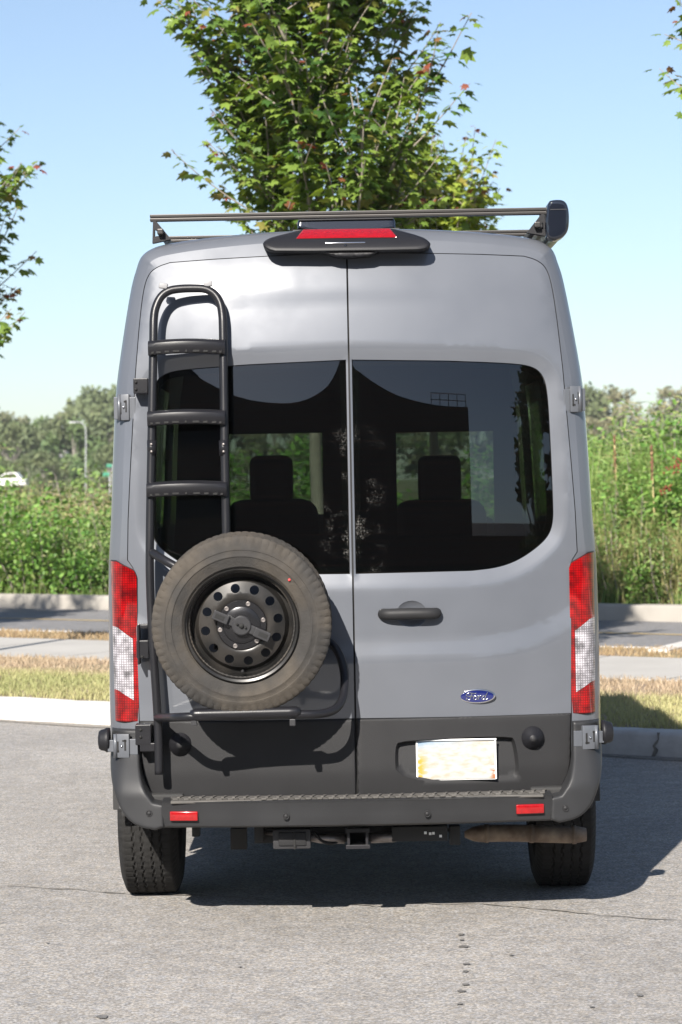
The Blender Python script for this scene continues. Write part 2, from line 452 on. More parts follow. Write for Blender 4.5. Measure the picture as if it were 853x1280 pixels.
M['kerb'] = mat('painted_concrete_kerb', (.50, .485, .46), .8, col2=(.36, .335, .31), mixscale=2.2, lo=.58, hi=.78, var=.08, vscale=14, bump=.3, bscale=40)
M['farkerb'] = mat('far_kerb_concrete', (.27, .25, .22), .85, var=.12, vscale=2)
M['walk'] = mat('sidewalk_concrete', (.36, .345, .32), .85, var=.08, vscale=2)
M['soil'] = mat('dry_soil', (.235, .175, .12), .95, col2=(.20, .17, .095), mixscale=1.2, var=.2, vscale=8)
M['field'] = mat('rough_field', (.10, .12, .045), .95, col2=(.20, .17, .08), mixscale=.15, var=.2, vscale=3)
M['yellow'] = mat('yellow_road_paint', (.42, .31, .14), .8, var=.15, vscale=6)
M['oil'] = mat('oil_stain', (.14, .133, .125), .6, var=.3, vscale=60)
M['crack'] = mat('crack_fill', (.205, .188, .165), .95, var=.4, vscale=30)
M['bark'] = mat('grey_bark', (.23, .20, .17), .9, var=.25, vscale=14, bump=.3, bscale=30)
M['bark_far'] = mat('pale_far_bark', (.24, .22, .19), .9)
M['leaf'] = leaf_mat('maple_leaf', .30)
M['leaf_shrub'] = leaf_mat('shrub_leaf', .28, .55)
M['leaf_far'] = leaf_mat('far_leaf', .2, .7)
M['grass'] = leaf_mat('grass_blade', .25, .7)
M['stalk'] = mat('dry_brown_stalk', (.15, .075, .04), .9, var=.3, vscale=9)
M['straw'] = mat('straw_stem', (.42, .34, .17), .9)
M['berry'] = mat('red_berries', (.20, .03, .018), .5)
M['white'] = mat('white_paint', (.75, .75, .74), .4)
M['galv'] = mat('galvanised_steel', (.34, .35, .36), .5, .2)
M['sign'] = mat('green_sign', (.03, .20, .12), .4)
M['wall_b'] = mat('dark_metal_cladding', (.06, .06, .065), .6, var=.1)

# ================================================================== THE VAN
XC, Y0 = 0.039, 9.30
VO = (XC, Y0, 0)
def q(px_, py_, yl=0.0):
    p = at(px_, py_, Y0 + yl); return (p[0] - XC, p[2])
def q3(px_, py_, yl=0.0):
    p = at(px_, py_, Y0 + yl); return (p[0] - XC, yl, p[2])

_zs = np.linspace(.2, 2.9, 541)
_sl = np.interp(_zs, [.2, .4, 1.3, 1.9, 2.2, 2.45, 2.6, 2.75, 2.9], [0, 0, .04, .08, .13, .24, .34, .48, .6])
_le = np.concatenate([[0], np.cumsum((_sl[1:] + _sl[:-1]) / 2 * np.diff(_zs))]); _le -= np.interp(.4, _zs, _le)
def lean(z): return np.interp(z, _zs, _le)
def Yr(x, z):
    ax = np.abs(np.asarray(x, float)); xd = np.interp(z, [.5, 1.35, 1.6, 2.1, 2.45, 2.58, 2.62], [.892, .892, .888, .845, .785, .77, .80])
    return lean(z) + .12 * ax ** 2 + .42 * np.maximum(0, ax - xd)

van = thing('camper_van', 'grey high-roof camper van seen from behind, parked on the asphalt', 'van', (XC, Y0, 0))

# ---- body shell
prof = np.array([(.93, .45), (.955, .6), (.963, .8), (.963, 1.1), (.960, 1.39), (.9475, 1.58), (.934, 1.89), (.9225, 2.08),
                 (.897, 2.266), (.862, 2.48), (.842, 2.56), (.818, 2.62), (.77, 2.655), (.70, 2.672), (.55, 2.690), (.3, 2.707), (0, 2.712)])
prof = catmull(prof, 5)
pe = np.gradient(prof, axis=0); pe /= np.linalg.norm(pe, axis=1)[:, None]
pn = np.stack([pe[:, 1], -pe[:, 0]], 1)            # outward normals
pn[-1] = (0, 1)
AX_R, AX_F, ARCH = .90, 4.65, .43
def zmax_f(y): return np.interp(y, [0, 3.9, 4.2, 4.4, 5.05, 5.2, 5.6, 5.85, 5.95], [2.712, 2.712, 2.70, 2.60, 1.52, 1.38, 1.2, 1.0, .8])
def wid_f(y): return np.interp(y, [0, .1, .25, .45, .7, 1.0, 1.4, 4.4, 5.2, 5.7, 5.95], [1, 1, 1.004, 1.014, 1.03, 1.05, 1.06, 1.06, 1.03, .94, .8])
ring_y = [0, .004, .014, .03, .055, .1, .17, .25, .35, .45, .47, .5, .55, .6, .7, .8, .9, 1.0, 1.1, 1.2, 1.25, 1.3, 1.33, 1.36, 1.45, 1.7, 1.75, 2.2, 2.6, 2.9, 3.1, 3.4, 3.6, 3.65,
          3.9, 4.05, 4.2, 4.22, 4.26, 4.32, 4.4, 4.5, 4.65, 4.8, 4.9, 5.0, 5.05, 5.08, 5.12, 5.2, 5.35, 5.6, 5.75, 5.85, 5.95]
ring_in = {0: .05, .004: .034, .014: .018, .03: .007, .055: .001}
def ring(D, inset=0.0, zlow_on=True):
    ins = ring_in.get(D, 0.0) + inset
    p = prof - pn * ins
    x = p[:, 0].copy(); z = p[:, 1].copy()
    y = D + Yr(x, z) * max(0, 1 - D / 1.0)
    x = x * wid_f(D); x[-1] = 0
    zm = zmax_f(D); z = .45 + (z - .45) * (zm - .45) / (2.712 - .45)
    if zlow_on:
        zl = .45
        for a in (AX_R, AX_F):
            if abs(D - a) < ARCH: zl = max(zl, .36 + math.sqrt(ARCH ** 2 - (D - a) ** 2))
        m = z < 1.0
        z[m] = zl + (z[m] - .45) / (1.0 - .45) * (1.0 - zl)
    R = np.stack([x, y, z], 1)
    L_ = R[:-1][::-1].copy(); L_[:, 0] *= -1
    return np.vstack([R, L_])
rings = [ring(D) for D in ring_y]
npr = len(rings[0]); mid = len(prof) - 1
zprof = np.concatenate([prof[:, 1], prof[:-1][::-1, 1]])
def is_glass(i, j):
    D = (ring_y[i] + ring_y[i + 1]) / 2; z = (zprof[j] + zprof[j + 1]) / 2
    if 4.4 < D < 5.05 and z > 2.3: return 'wind'
    if .35 < D < 1.7 and 1.5 < z < 2.2: return 'side'
    if 1.75 < D < 3.1 and 1.5 < z < 2.2: return 'side'
    if 3.65 < D < 4.4 and 1.5 < z < 2.12: return 'cab'
    return None
V_ = np.vstack(rings)
parts = {None: [], 'wind': [], 'side': [], 'cab': []}
for i in range(len(ring_y) - 1):
    for j in range(npr - 1):
        parts[is_glass(i, j)].append((i * npr + j, i * npr + j + 1, (i + 1) * npr + j + 1, (i + 1) * npr + j))
parts[None].append(tuple((len(ring_y) - 1) * npr + j for j in range(npr)))
def sub(vs, fs):
    u = sorted({i for f in fs for i in f}); mp = {a: b for b, a in enumerate(u)}
    return vs[u], [tuple(mp[i] for i in f) for f in fs]
body = mk('body', *sub(V_, parts[None]), M['paint'], van, off=VO, angle=50)
mk('windscreen', *sub(V_, parts['wind']), M['glass_wind'], van, off=VO)
for nm, key in (('side_window', 'side'), ('cab_window', 'cab')):
    for sgn in (1, -1):
        for lo_, hi_ in (((.3, 1.72), (1.72, 3.2)) if key == 'side' else ((3.6, 4.5),)):
            fs = [f for f in parts[key] if V_[f[0]][0] * sgn > 0 and lo_ < np.mean([V_[k][1] for k in f]) < hi_]
            mk(nm, *sub(V_, fs), M['glass_side'] if key == 'side' else M['glass_wind'], van, off=VO)
# lining
li = [i for i, D in enumerate(ring_y) if .3 <= D <= 5.0]
LR = np.vstack([ring(ring_y[i], .05, False) for i in li]); lf = []
for a in range(len(li) - 1):
    for j in range(npr - 1):
        if is_glass(li[a], j) is None and (ring_y[li[a]] < 4.4 or zprof[j] < 2.2):
            lf.append((a * npr + j, a * npr + j + 1, (a + 1) * npr + j + 1, (a + 1) * npr + j))
mk('interior_lining', *sub(LR, lf), M['interior'], van, off=VO)
mk('cargo_floor', *box_vf((0, 2.45, .60), (1.84, 4.5, .04), .005), M['interior'], van, off=VO, smooth=False)
mk('underbody', *box_vf((0, 2.9, .50), (1.40, 5.3, .10), .01), M['under'], van, off=VO, smooth=False)
mk('dashboard', *box_vf((0, 4.75, 1.12), (1.7, .5, .5), .12), M['interior'], van, off=VO)

# ---- rear door outlines (right half; the left one is its mirror)
def yr_px(py_): return float(lean(1.72 - (py_ - 600) * 9.4 / F)) + .05
def P2(lst): return np.array([q(a, b, yr_px(b)) for a, b in lst])
door_top = [(655, 320.5), (672, 325), (684, 335), (691, 358), (697, 400), (704, 460), (709, 515), (715, 580), (720, 640), (722.5, 690), (716, 700), (714.5, 712), (715, 893)]
dp = P2(door_top); dp = np.vstack([dp[:1], chaikin(dp[:5], 2, False)[1:-1], dp[4:]])
top_mid = P2([(437, 318), (520, 318.2), (600, 319)])
G = .0035
zclad = float(q(600, 895)[1])
bot = P2([(714, 950), (711, 970), (703, 984), (690, 991.5), (600, 994), (447, 996)])
door_r = np.vstack([[[G, top_mid[0][1]]], top_mid[1:], dp, [[G, zclad]]])
clad_r = np.vstack([[[G, zclad - .003]], [[dp[-1][0], zclad - .003]], bot[:-1], [[G, bot[-1][1]]]])
win = P2([(441, 451), (560, 452), (640, 454.5), (666, 458), (679, 468), (685, 488), (689, 560), (692, 630), (692, 652), (687, 669), (672, 684), (648, 700), (622, 709), (590, 712.5), (442, 716)])
win[0][0] = win[-1][0] = .014
winc = chaikin(win[1:-1], 2, False); winc = np.vstack([win[:1], winc, win[-1:]])
opening = np.vstack([door_r[1:-1], bot[:-1]])       # half outline of the door opening
opening = np.vstack([[[0, top_mid[0][1]]], opening, [[0, bot[-1][1]]]])

zw = win[-1][1]
def door_y(x, z):
    x = np.abs(np.asarray(x)); z = np.asarray(z)
    P = np.stack([x, z], 1); sd = pdist(P, winc) * np.where(inside(P, winc), -1, 1)
    y = Yr(x, z) - .002
    y = y + .016 * np.clip(1 - sd / .058, 0, 1)                                   # recessed surround
    low = np.clip((1.60 - z) / .15, 0, 1)
    ss = lambda a, b: np.clip((sd - a) / (b - a), 0, 1)
    y = y - low * .012 * ss(.258, .335) + low * .012 * ss(.339, .56)                    # swage line
    up = np.clip((z - 2.22) / .06, 0, 1) * np.clip((.55 - x) / .35, 0, 1)
    y = y - up * .006 * ss(.225, .285)
    hx, hz = q(515, 768)
    r2 = ((x - hx) / .060) ** 2 + ((z - hz) / .052) ** 2
    y = y + .020 * np.clip(1 - r2, 0, 1) ** .8 * np.where(np.asarray(XS) > 0, 1, 0)
    return y
XS = None
def door_yf(x, z):
    global XS
    XS = x; return door_y(x, z)

hx, hz = q(515, 768)
rr = np.array([(hx + .060 * k * math.cos(a), hz + .052 * k * math.sin(a)) for k in (.4, .7, .9, 1.0) for a in np.linspace(0, 2 * math.pi, 22)[:-1]])
doors = []
for sgn in (1, -1):
    fl = lambda P: np.asarray(P) * np.array([sgn, 1])
    hole = offset_poly(winc, -.003)
    ex = [fl(offset_poly(winc, -d)) for d in (.02, .04, .056, .062, .225, .229, .254, .260, .284, .288, .333, .341)]
    ex = [e[inside(e, fl(door_r)) & (pdist(e, fl(door_r)) > .008)] for e in ex] + ([rr] if sgn > 0 else [])
    v, f = plate_vf(fl(door_r), door_yf, [fl(hole)], res=.020, rim=.03, rnd=0, extra=ex)
    d = mk('rear_door', v, f, M['paint'], van, off=VO, angle=40); doors.append(d)
    # glass
    v, f = plate_vf(fl(offset_poly(winc, .0005)), lambda x, z: Yr(x, z) + .015, res=.035, rim=.006)
    mk('rear_window', v, f, M['glass_rear'], d, off=VO, angle=40)
    # black ceramic border behind the glass
    v, f = plate_vf(fl(offset_poly(winc, -.01)), lambda x, z: Yr(x, z) + .026, [fl(offset_poly(winc, .022))], res=.035, rim=0)
    mk('window_border', v, f, M['seal'], d, off=VO)
# seal behind the gaps
half = resample(opening, .03, False)
for sgn in (1, -1):
    pts = [(x * sgn, float(Yr(x, z)) + .024, z) for x, z in half]
    mk('door_seal', *tube_vf(pts, .014, 8), M['seal'], van, off=VO)
pts = [(0, float(lean(z)) + .028, z) for z in np.linspace(bot[-1][1], top_mid[0][1], 40)]
mk('door_seal', *tube_vf(pts, .016, 8), M['seal'], van, off=VO)
# rear frame around the doors
r0 = prof - pn * .05
outer = np.vstack([r0, (r0[:-1] * np.array([-1, 1]))[::-1]])
full_open = np.vstack([opening[1:-1], (opening[1:-1] * np.array([-1, 1]))[::-1]])
v, f = plate_vf(outer, lambda x, z: Yr(x, z), [offset_poly(full_open, -.0035)], res=.03, rim=0)
fr_ = mk('rear_frame', v, f, M['paint'], van, off=VO, angle=40)

# ---- lower cladding on the doors, with the plate recess on the right one
rec = P2([(495, 976), (493, 932), (500, 923), (637, 918.5), (645, 926), (650, 968), (643, 975)])
rec = chaikin(rec, 2)
def clad_y(x, z):
    y = Yr(x, z) - .012
    y = y + .22 * np.clip(.60 - z, 0, .2) ** 1.15
    return y
def clad_y_r(x, z):
    y = clad_y(x, z); P = np.stack([x, z], 1)
    ins = np.where(inside(P, rec), pdist(P, rec), 0)
    t = np.clip((z - rec[:, 1].min()) / (rec[:, 1].max() - rec[:, 1].min()), 0, 1)
    return y + np.minimum(.034, ins * 2.6) * (.25 + .75 * t)
for d, sgn in zip(doors, (1, -1)):
    fl = lambda P: np.asarray(P) * np.array([sgn, 1])
    cn = [rec, offset_poly(rec, .013)] if sgn > 0 else []
    v, f = plate_vf(fl(clad_r), clad_y_r if sgn > 0 else clad_y, res=.018, rim=.035, rnd=.006, cons=cn)
    c = mk('lower_cladding', v, f, M['clad'], d, off=VO, angle=45)
    if sgn > 0: clad_obj = c

# number plate: pale landscape print, no characters legible
pm = bpy.data.materials.new('number_plate_print'); pm.use_nodes = True
N, L = nodes_of(pm); b = N['Principled BSDF']; b.inputs['Roughness'].default_value = .35
tc = N.new('ShaderNodeTexCoord'); sp = N.new('ShaderNodeSeparateXYZ'); L.new(tc.outputs['Generated'], sp.inputs[0])
nz = N.new('ShaderNodeTexNoise'); nz.inputs['Scale'].default_value = 9; nz.inputs['Detail'].default_value = 5; L.new(tc.outputs['Generated'], nz.inputs[0])
def mixc(fac, a, bcol):
    mx = N.new('ShaderNodeMix'); mx.data_type = 'RGBA'
    L.new(fac, mx.inputs[0])
    if isinstance(a, tuple): mx.inputs[6].default_value = (*a, 1)
    else: L.new(a, mx.inputs[6])
    mx.inputs[7].default_value = (*bcol, 1); return mx.outputs[2]
def rng_(src, a, b_, c=0, d=1):
    mr = N.new('ShaderNodeMapRange'); mr.inputs[1].default_value = a; mr.inputs[2].default_value = b_; mr.inputs[3].default_value = c; mr.inputs[4].default_value = d
    L.new(src, mr.inputs[0]); return mr.outputs[0]
def mul(a, b_):
    mu = N.new('ShaderNodeMath'); mu.operation = 'MULTIPLY'; L.new(a, mu.inputs[0]); L.new(b_, mu.inputs[1]); return mu.outputs[0]
c0 = mixc(rng_(nz.outputs[0], .45, .7, 0, .7), (.33, .33, .32), (.29, .24, .165))
skyf = mul(mul(rng_(sp.outputs[2], .72, 1.0), rng_(sp.outputs[0], .75, 0)), rng_(nz.outputs[0], .3, .6, .4, 1))
c0 = mixc(skyf, c0, (.11, .23, .37))
treef = mul(mul(rng_(sp.outputs[0], .15, .05), rng_(sp.outputs[2], .68, .5)), rng_(nz.outputs[0], .42, .5))
c0 = mixc(treef, c0, (.36, .23, .03))
tf2 = mul(mul(rng_(sp.outputs[0], .92, .97), rng_(sp.outputs[2], .4, .3)), rng_(nz.outputs[0], .5, .55))
c0 = mixc(tf2, c0, (.25, .10, .04))
L.new(c0, b.inputs['Base Color'])
pc = [q(522, 925.5, .03), q(617, 922.5, .03), q(619, 972.5, .03), q(523.5, 974.5, .03)]
cxp = sum(p[0] for p in pc) / 4; czp = sum(p[1] for p in pc) / 4
pw, ph = .303, .152
yp = float(clad_y_r(np.array([cxp]), np.array([czp]))[0])
tilt = Matrix.Rotation(math.radians(-4), 3, 'X')
mk('number_plate', *box_vf((cxp, yp - .012, czp), (pw, .004, ph), .0015, tilt), pm, clad_obj, off=VO, smooth=False)
pfr = MB()
for dx, dz, sx, sz in ((0, ph / 2, pw + .008, .006), (0, -ph / 2, pw + .008, .006), (pw / 2, 0, .006, ph), (-pw / 2, 0, .006, ph)):
    pfr.add(*box_vf((cxp + dx, yp - .013, czp + dz), (sx, .007, sz), .001, tilt))
pfr.obj('plate_frame', M['white'], clad_obj, off=VO, smooth=False)

# door handle
hb = MB()
hx0, hz0 = q(475, 768); hx1, _ = q(550, 767)
yh = float(Yr(hx, hz)) - .002
path = [(hx0 + .006, yh + .004, hz0 + .001), (hx0 + .03, yh - .026, hz0), ((hx0 + hx1) / 2, yh - .034, hz0 + .001), (hx1 - .03, yh - .026, hz0), (hx1 - .006, yh + .004, hz0)]
hp = catmull(path, 6); v, f = tube_vf(hp, np.interp(np.linspace(0, 1, len(hp)), [0, .1, .5, .9, 1], [.012, .021, .022, .021, .012]), 14)
v = [(a, b_ if True else 0, hz0 + (c - hz0) * 1.05) for a, b_, c in v]
hd = mk('door_handle', v, f, M['clad'], doors[0], off=VO)
kx, kz = q(487, 768)
mk('lock_cylinder', *lathe_vf([(.0, -.004), (.008, -.004), (.009, 0), (.009, .012)], 20, (kx, yh - .042, kz)), M['black'], doors[0], off=VO)

# emblem: blue oval with chrome rim and script
ex_, ez_ = q(597, 871); ye = float(door_yf(np.array([ex_]), np.array([ez_]))[0]) - .003
def oval(a, bb, n=48): return [(ex_ + a * math.cos(t), ez_ + bb * math.sin(t)) for t in np.linspace(0, 2 * math.pi, n + 1)[:-1]]
v, f = plate_vf(np.array(oval(.0715, .0285)), lambda x, z: np.full(len(x), ye - .003), res=.02, rim=.008, rnd=.004)
em = mk('emblem', v, f, M['chrome'], doors[0], off=VO)
v, f = plate_vf(np.array(oval(.064, .0228)), lambda x, z: np.full(len(x), ye - .0045), res=.02, rim=.003, rnd=.001)
mk('blue_field', v, f, M['blue'], em, off=VO)
strokes = [[(-.60, .02), (-.70, .18), (-.62, .42), (-.40, .44), (-.12, .36), (-.05, .44)], [(-.33, .42), (-.38, .1), (-.46, -.28), (-.60, -.42), (-.72, -.32), (-.66, -.18)],
           [(-.56, .02), (-.38, .06), (-.20, .02)],
           [(-.10, .08), (-.20, -.04), (-.24, -.26), (-.14, -.38), (-.02, -.24), (-.02, -.02), (-.10, .08)],
           [(.04, .02), (.12, .10), (.10, -.12), (.05, -.38)], [(.09, -.10), (.18, .08), (.28, .06)],
           [(.50, .06), (.38, .04), (.30, -.18), (.36, -.38), (.48, -.26), (.54, -.02)], [(.68, .46), (.58, .2), (.50, -.24), (.56, -.38), (.68, -.28)]]
sm = MB()
for s_ in strokes:
    pts = catmull([(ex_ + a * .060, ye - .006, ez_ + b_ * .032) for a, b_ in s_], 5)
    sm.add(*tube_vf(pts, .0017, 6))
sm.obj('script_lettering', M['chrome'], em, off=VO)

# rubber stops on the cladding
for (a, b_, sgn) in ((225, 932, -1), (667, 924, 1)):
    x, z = q(a, b_); y = float(clad_y(np.array([x]), np.array([z]))[0])
    st = mk('rubber_stop', *lathe_vf([(0, -.040), (.012, -.040), (.017, -.036), (.018, -.030), (.030, -.026), (.034, -.012), (.044, -.006), (.046, .004)], 32, (x, y, z)), M['black'], doors[0 if sgn > 0 else 1], off=VO)
    mk('stop_button', *lathe_vf([(0, -.046), (.008, -.046), (.010, -.044), (.010, -.038)], 20, (x, y, z)), M['clad'], doors[0 if sgn > 0 else 1], off=VO)

# ---- hinges
_box = box_vf
def hinge(x, z, w, h, sgn, low, y):
    rot = Matrix.Rotation(sgn * math.radians(15), 3, 'Z')
    def box_vf(c, s_, bev=0.0, r_=None, seg=2): return _box((lambda o: (x + o.x, y + o.y, z + o.z))(rot @ Vector((c[0] - x, c[1] - y, c[2] - z))), s_, bev, r_, seg)
    hg = mk('door_hinge', *box_vf((x, y - .006, z), (w * .52, .020, h), .004, rot), M['hinge'], van, off=VO, angle=40)
    mk('hinge_leaf', *box_vf((x - sgn * w * .36, y + .000, z - .004), (w * .34, .014, h * (.66 if low else .84)), .003, rot), M['hinge'], hg, off=VO, smooth=False)
    mk('hinge_leaf', *box_vf((x + sgn * w * .38, y + .006, z - .002), (w * .30, .018, h * (.50 if low else .86)), .003, rot), M['hinge'], hg, off=VO, smooth=False)
    for k in (-1, 1):
        mk('hinge_slot', *box_vf((x + k * w * .13, y - .0165, z + h * .04 * k), (w * .06, .003, h * .46), .0006, rot), M['seal'], hg, off=VO, smooth=False)
        mk('hinge_slot', *box_vf((x + k * w * .13 + sgn * .003, y - .0165, z + h * .22 * k), (w * .14, .003, h * .07), .0006, rot), M['seal'], hg, off=VO, smooth=False)
    mk('hinge_bolt', *lathe_vf([(0, -.003), (.0035, -.003), (.0045, 0), (.0045, .01)], 12, (x + sgn * .004, y - .019, z)), M['chrome'], hg, off=VO)
    mk('hinge_pin', *tube_vf([(x + sgn * w * .24, y - .008, z - h * .5), (x + sgn * w * .24, y - .008, z + h * .5)], .008, 12), M['hinge'], hg, off=VO)
for sgn in (1, -1):
    x, z = q(719.5, 498.5, .12); hinge(x * sgn, z, .086, .102, sgn, False, float(Yr(x, z)) - .006)
    x, z = q(736, 921, .06); hinge(x * sgn, z, .118, .092, sgn, True, float(Yr(x, z)) - .052)

# ---- tail lamps
def lamp(sgn):
    inner = [(714.5, 709), (714.5, 893)]
    cols = [714.5, 717, 720.5, 724, 728, 732, 736, 740, 744, 747, 750]
    xi = np.array([q(c, 800, .05)[0] for c in cols])
    z_top = lambda x: np.interp(x, [xi[0], xi[0] + .008, xi[7], xi[-1]], [q(714, 711, .05)[1], q(716, 704, .05)[1], q(738, 691.5, .05)[1], q(738, 691, .08)[1]])
    z_bot = lambda x: np.full_like(x, q(730, 892.5, .05)[1])
    def bnd(p, r): (x0, z0), (x1, z1) = q(*p, .05), q(*r, .05); return lambda x: z0 + (z1 - z0) * (np.minimum(x, xi[7] + .004) - x0) / (x1 - x0)
    b1 = bnd((720.5, 789), (740, 774)); b2 = bnd((720.5, 867), (741, 853.5))
    # side wrap columns
    ys = Yr(xi, 1.1) - .006 - .016 * np.sin(np.clip((xi - xi[0]) / (xi[-1] - xi[0]), 0, 1) * math.pi * .62)
    ys[7:] += np.array([.004, .014, .030, .058])
    wrapx = np.array([xi[-1] + .005, xi[-1] + .006, xi[-1] + .004]); wrapy = np.array([ys[-1] + .05, ys[-1] + .12, ys[-1] + .16])
    X = np.concatenate([xi, wrapx]); Yc = np.concatenate([ys, wrapy])
    def band(fa, fb, c0, c1, n, name, m_, parent, lip=0.0):
        xs = X[c0:c1 + 1]; v = []; f = []
        A, B_ = fa(xs), fb(xs)
        for k in range(n + 1):
            t = k / n
            zz = A + (B_ - A) * t
            for x, y, z in zip(xs, Yc[c0:c1 + 1], zz): v.append((x * sgn, y - lip, z))
        w = c1 - c0 + 1
        for k in range(n):
            for i in range(w - 1):
                fc = (k * w + i, k * w + i + 1, (k + 1) * w + i + 1, (k + 1) * w + i)
                f.append(fc if sgn > 0 else fc[::-1])
        return v, f
    last = len(X) - 1
    hv = []
    for fn, dz in ((z_top, .004), (z_bot, -.004)):
        pass
    H_ = MB()
    hz = lambda x: z_top(x) + .004; hbz = lambda x: z_bot(x) - .004
    v, f = band(hz, hbz, 0, last, 6, '', None, None, 0); v = [(a, b_ + .006, c) for a, b_, c in v]
    w = last + 1
    H_.add(v, f)
    # rim from the housing front back into the body
    for k, row in ((0, 0), (1, 6)):
        pass
    lamp_o = H_.obj('tail_lamp', M['black'], van, off=VO)
    R_ = MB()
    R_.add(*band(z_top, b1, 0, last, 14, '', None, None)); R_.add(*band(b1, b2, 0, 2, 8, '', None, None)); R_.add(*band(b2, z_bot, 0, last, 6, '', None, None))
    # top edge lip
    xs = X; tp = [(x * sgn, y, z) for x, y, z in zip(xs, Yc, z_top(xs))]
    bk = [(x * sgn, y + .03, z - .002) for x, y, z in zip(xs, Yc, z_top(xs))]
    n = len(xs); R_.add(tp + bk, [(i, i + 1, n + i + 1, n + i) for i in range(n - 1)])
    sd = [(X[0] * sgn, Yc[0], z) for z in (z_top(X[:1])[0], z_bot(X[:1])[0])]; sd += [(a, b_ + .03, c) for a, b_, c in sd]
    R_.add(sd, [(0, 1, 3, 2)])
    rl = R_.obj('red_lens', M['lens_red'], lamp_o, off=VO, angle=40)
    C_ = MB(); C_.add(*band(b1, b2, 2, last, 10, '', None, None, .0006))
    C_.obj('clear_lens', M['lens_clear'], lamp_o, off=VO, angle=40)
    return lamp_o
for sgn in (1, -1): lamp(sgn)

# ---- bumper
zt, zb = q(430, 1003.5, -.13)[1], q(430, 1034, -.13)[1]
def by(x): return -.135 + .10 * np.asarray(x) ** 2 + .9 * np.clip(np.abs(x) - .80, 0, 1) ** 2
bp_prof = [(.16, zt + .012), (.03, zt + .012), (-.004, zt + .008), (0, zt), (.004, zt - .045), (.016, zb + .008), (.03, zb), (.16, zb + .005)]
xs = np.linspace(-.745, .745, 60); v = []; f = []
for x in xs:
    for dy, z in bp_prof: v.append((x, float(by(x)) + (dy if dy < .1 else dy + .02), z))
m_ = len(bp_prof)
for i in range(len(xs) - 1):
    for k in range(m_ - 1): f.append((i * m_ + k, (i + 1) * m_ + k, (i + 1) * m_ + k + 1, i * m_ + k + 1))
f.append(tuple(range(m_))); f.append(tuple((len(xs) - 1) * m_ + k for k in range(m_))[::-1])
bumper = mk('rear_bumper', v, f, M['bumper'], van, off=VO, angle=35)
# step tread lugs
T_ = MB()
for x in np.arange(-.70, .71, .0425):
    T_.add(*box_vf((x, float(by(x)) + .045, zt + .016), (.020, .055, .008), .003, Matrix.Rotation(math.radians(14), 3, 'Z')))
    T_.add(*box_vf((x + .02, float(by(x)) + .10, zt + .015), (.012, .05, .006), .002, Matrix.Rotation(math.radians(-14), 3, 'Z')))
T_.obj('step_tread', M['clad_dusty'], bumper, off=VO, smooth=False)
mk('step_pad', *box_vf((0, -.03, zt + .0085), (1.42, .14, .010), .003), M['clad_dusty'], bumper, off=VO, smooth=False)
# corner pieces
cor = P2([(716, 905), (752, 905)]) ; 
cpx = [(690, 1000), (702, 994), (712, 978), (717, 955), (717.5, 938), (718, 904), (754, 903), (757, 935), (756, 962), (749, 992), (738, 1013), (722, 1025), (700, 1029), (690, 1029.5)]
cp = np.array([q(a, b_, float(np.interp(b_, [935, 990], [0, -.075]))) for a, b_ in cpx]); cp[0][1] = zt - .002; cp[-1][1] = zb + .004; cp[0][0] = cp[-1][0] = .738
cp = np.vstack([cp[:1], chaikin(cp[1:6], 1, False), chaikin(cp[6:-1], 2, False), cp[-1:]])
def cor_y(x, z):
    ax = np.abs(x)
    up = np.clip((z - .52) / .22, 0, 1); up = up * up * (3 - 2 * up)
    base = by(x) + .002
    return base * (1 - up) + (Yr(ax, z) - .030) * up + .10 * np.clip((ax - .90) / .085, 0, 1) ** 2.2
for sgn in (1, -1):
    fl = lambda P: np.asarray(P) * np.array([sgn, 1])
    v, f = plate_vf(fl(cp), cor_y, res=.014, rim=.20, rnd=.012)
    c = mk('bumper_corner', v, f, M['bumper'], bumper, off=VO, angle=50)
    mk('filler_panel', *box_vf((.79 * sgn, .055, .478), (.24, .05, .085), .01), M['under'], bumper, off=VO, smooth=False)
    # side buffer
    x, z = q(765 if sgn > 0 else 129, 915 if sgn > 0 else 925, .10)
    x0 = .955 * sgn
    v, f = lathe_vf([(.0, .0), (.047, .0), (.048, .012), (.043, .020), (.040, .034), (.034, .042), (.018, .045), (0, .045)], 28, (0, 0, 0), 'X')
    v = [(x0 + a * sgn + .001 * sgn, b_ + .10, c_ + z) for a, b_, c_ in v]
    mk('side_buffer', v, f, M['black'], bumper, off=VO)
for a, b_ in ((230, 1020.5), (663, 1011.5)):
    x, z = q(a, b_, -.10); ang = math.atan(.2 * x)
    mk('reflector', *box_vf((x, float(by(x)) + .001, z), (.108, .014, .036), .004, Matrix.Rotation(ang, 3, 'Z')), M['red'], bumper, off=VO)
for a, b_ in ((186, 1018), (358, 1019), (534, 1016), (708, 1011.5)):
    x, z = q(a, b_, -.10)
    yy = float(by(x)) if abs(x) < .75 else float(cor_y(np.array([x]), np.array([z]))[0])
    mk('parking_sensor', *lathe_vf([(0, -.003), (.008, -.003), (.0085, -.001), (.0095, -.001), (.010, -.004), (.0125, -.004), (.013, .01)], 24, (x, yy, z)), M['clad'], bumper, off=VO)

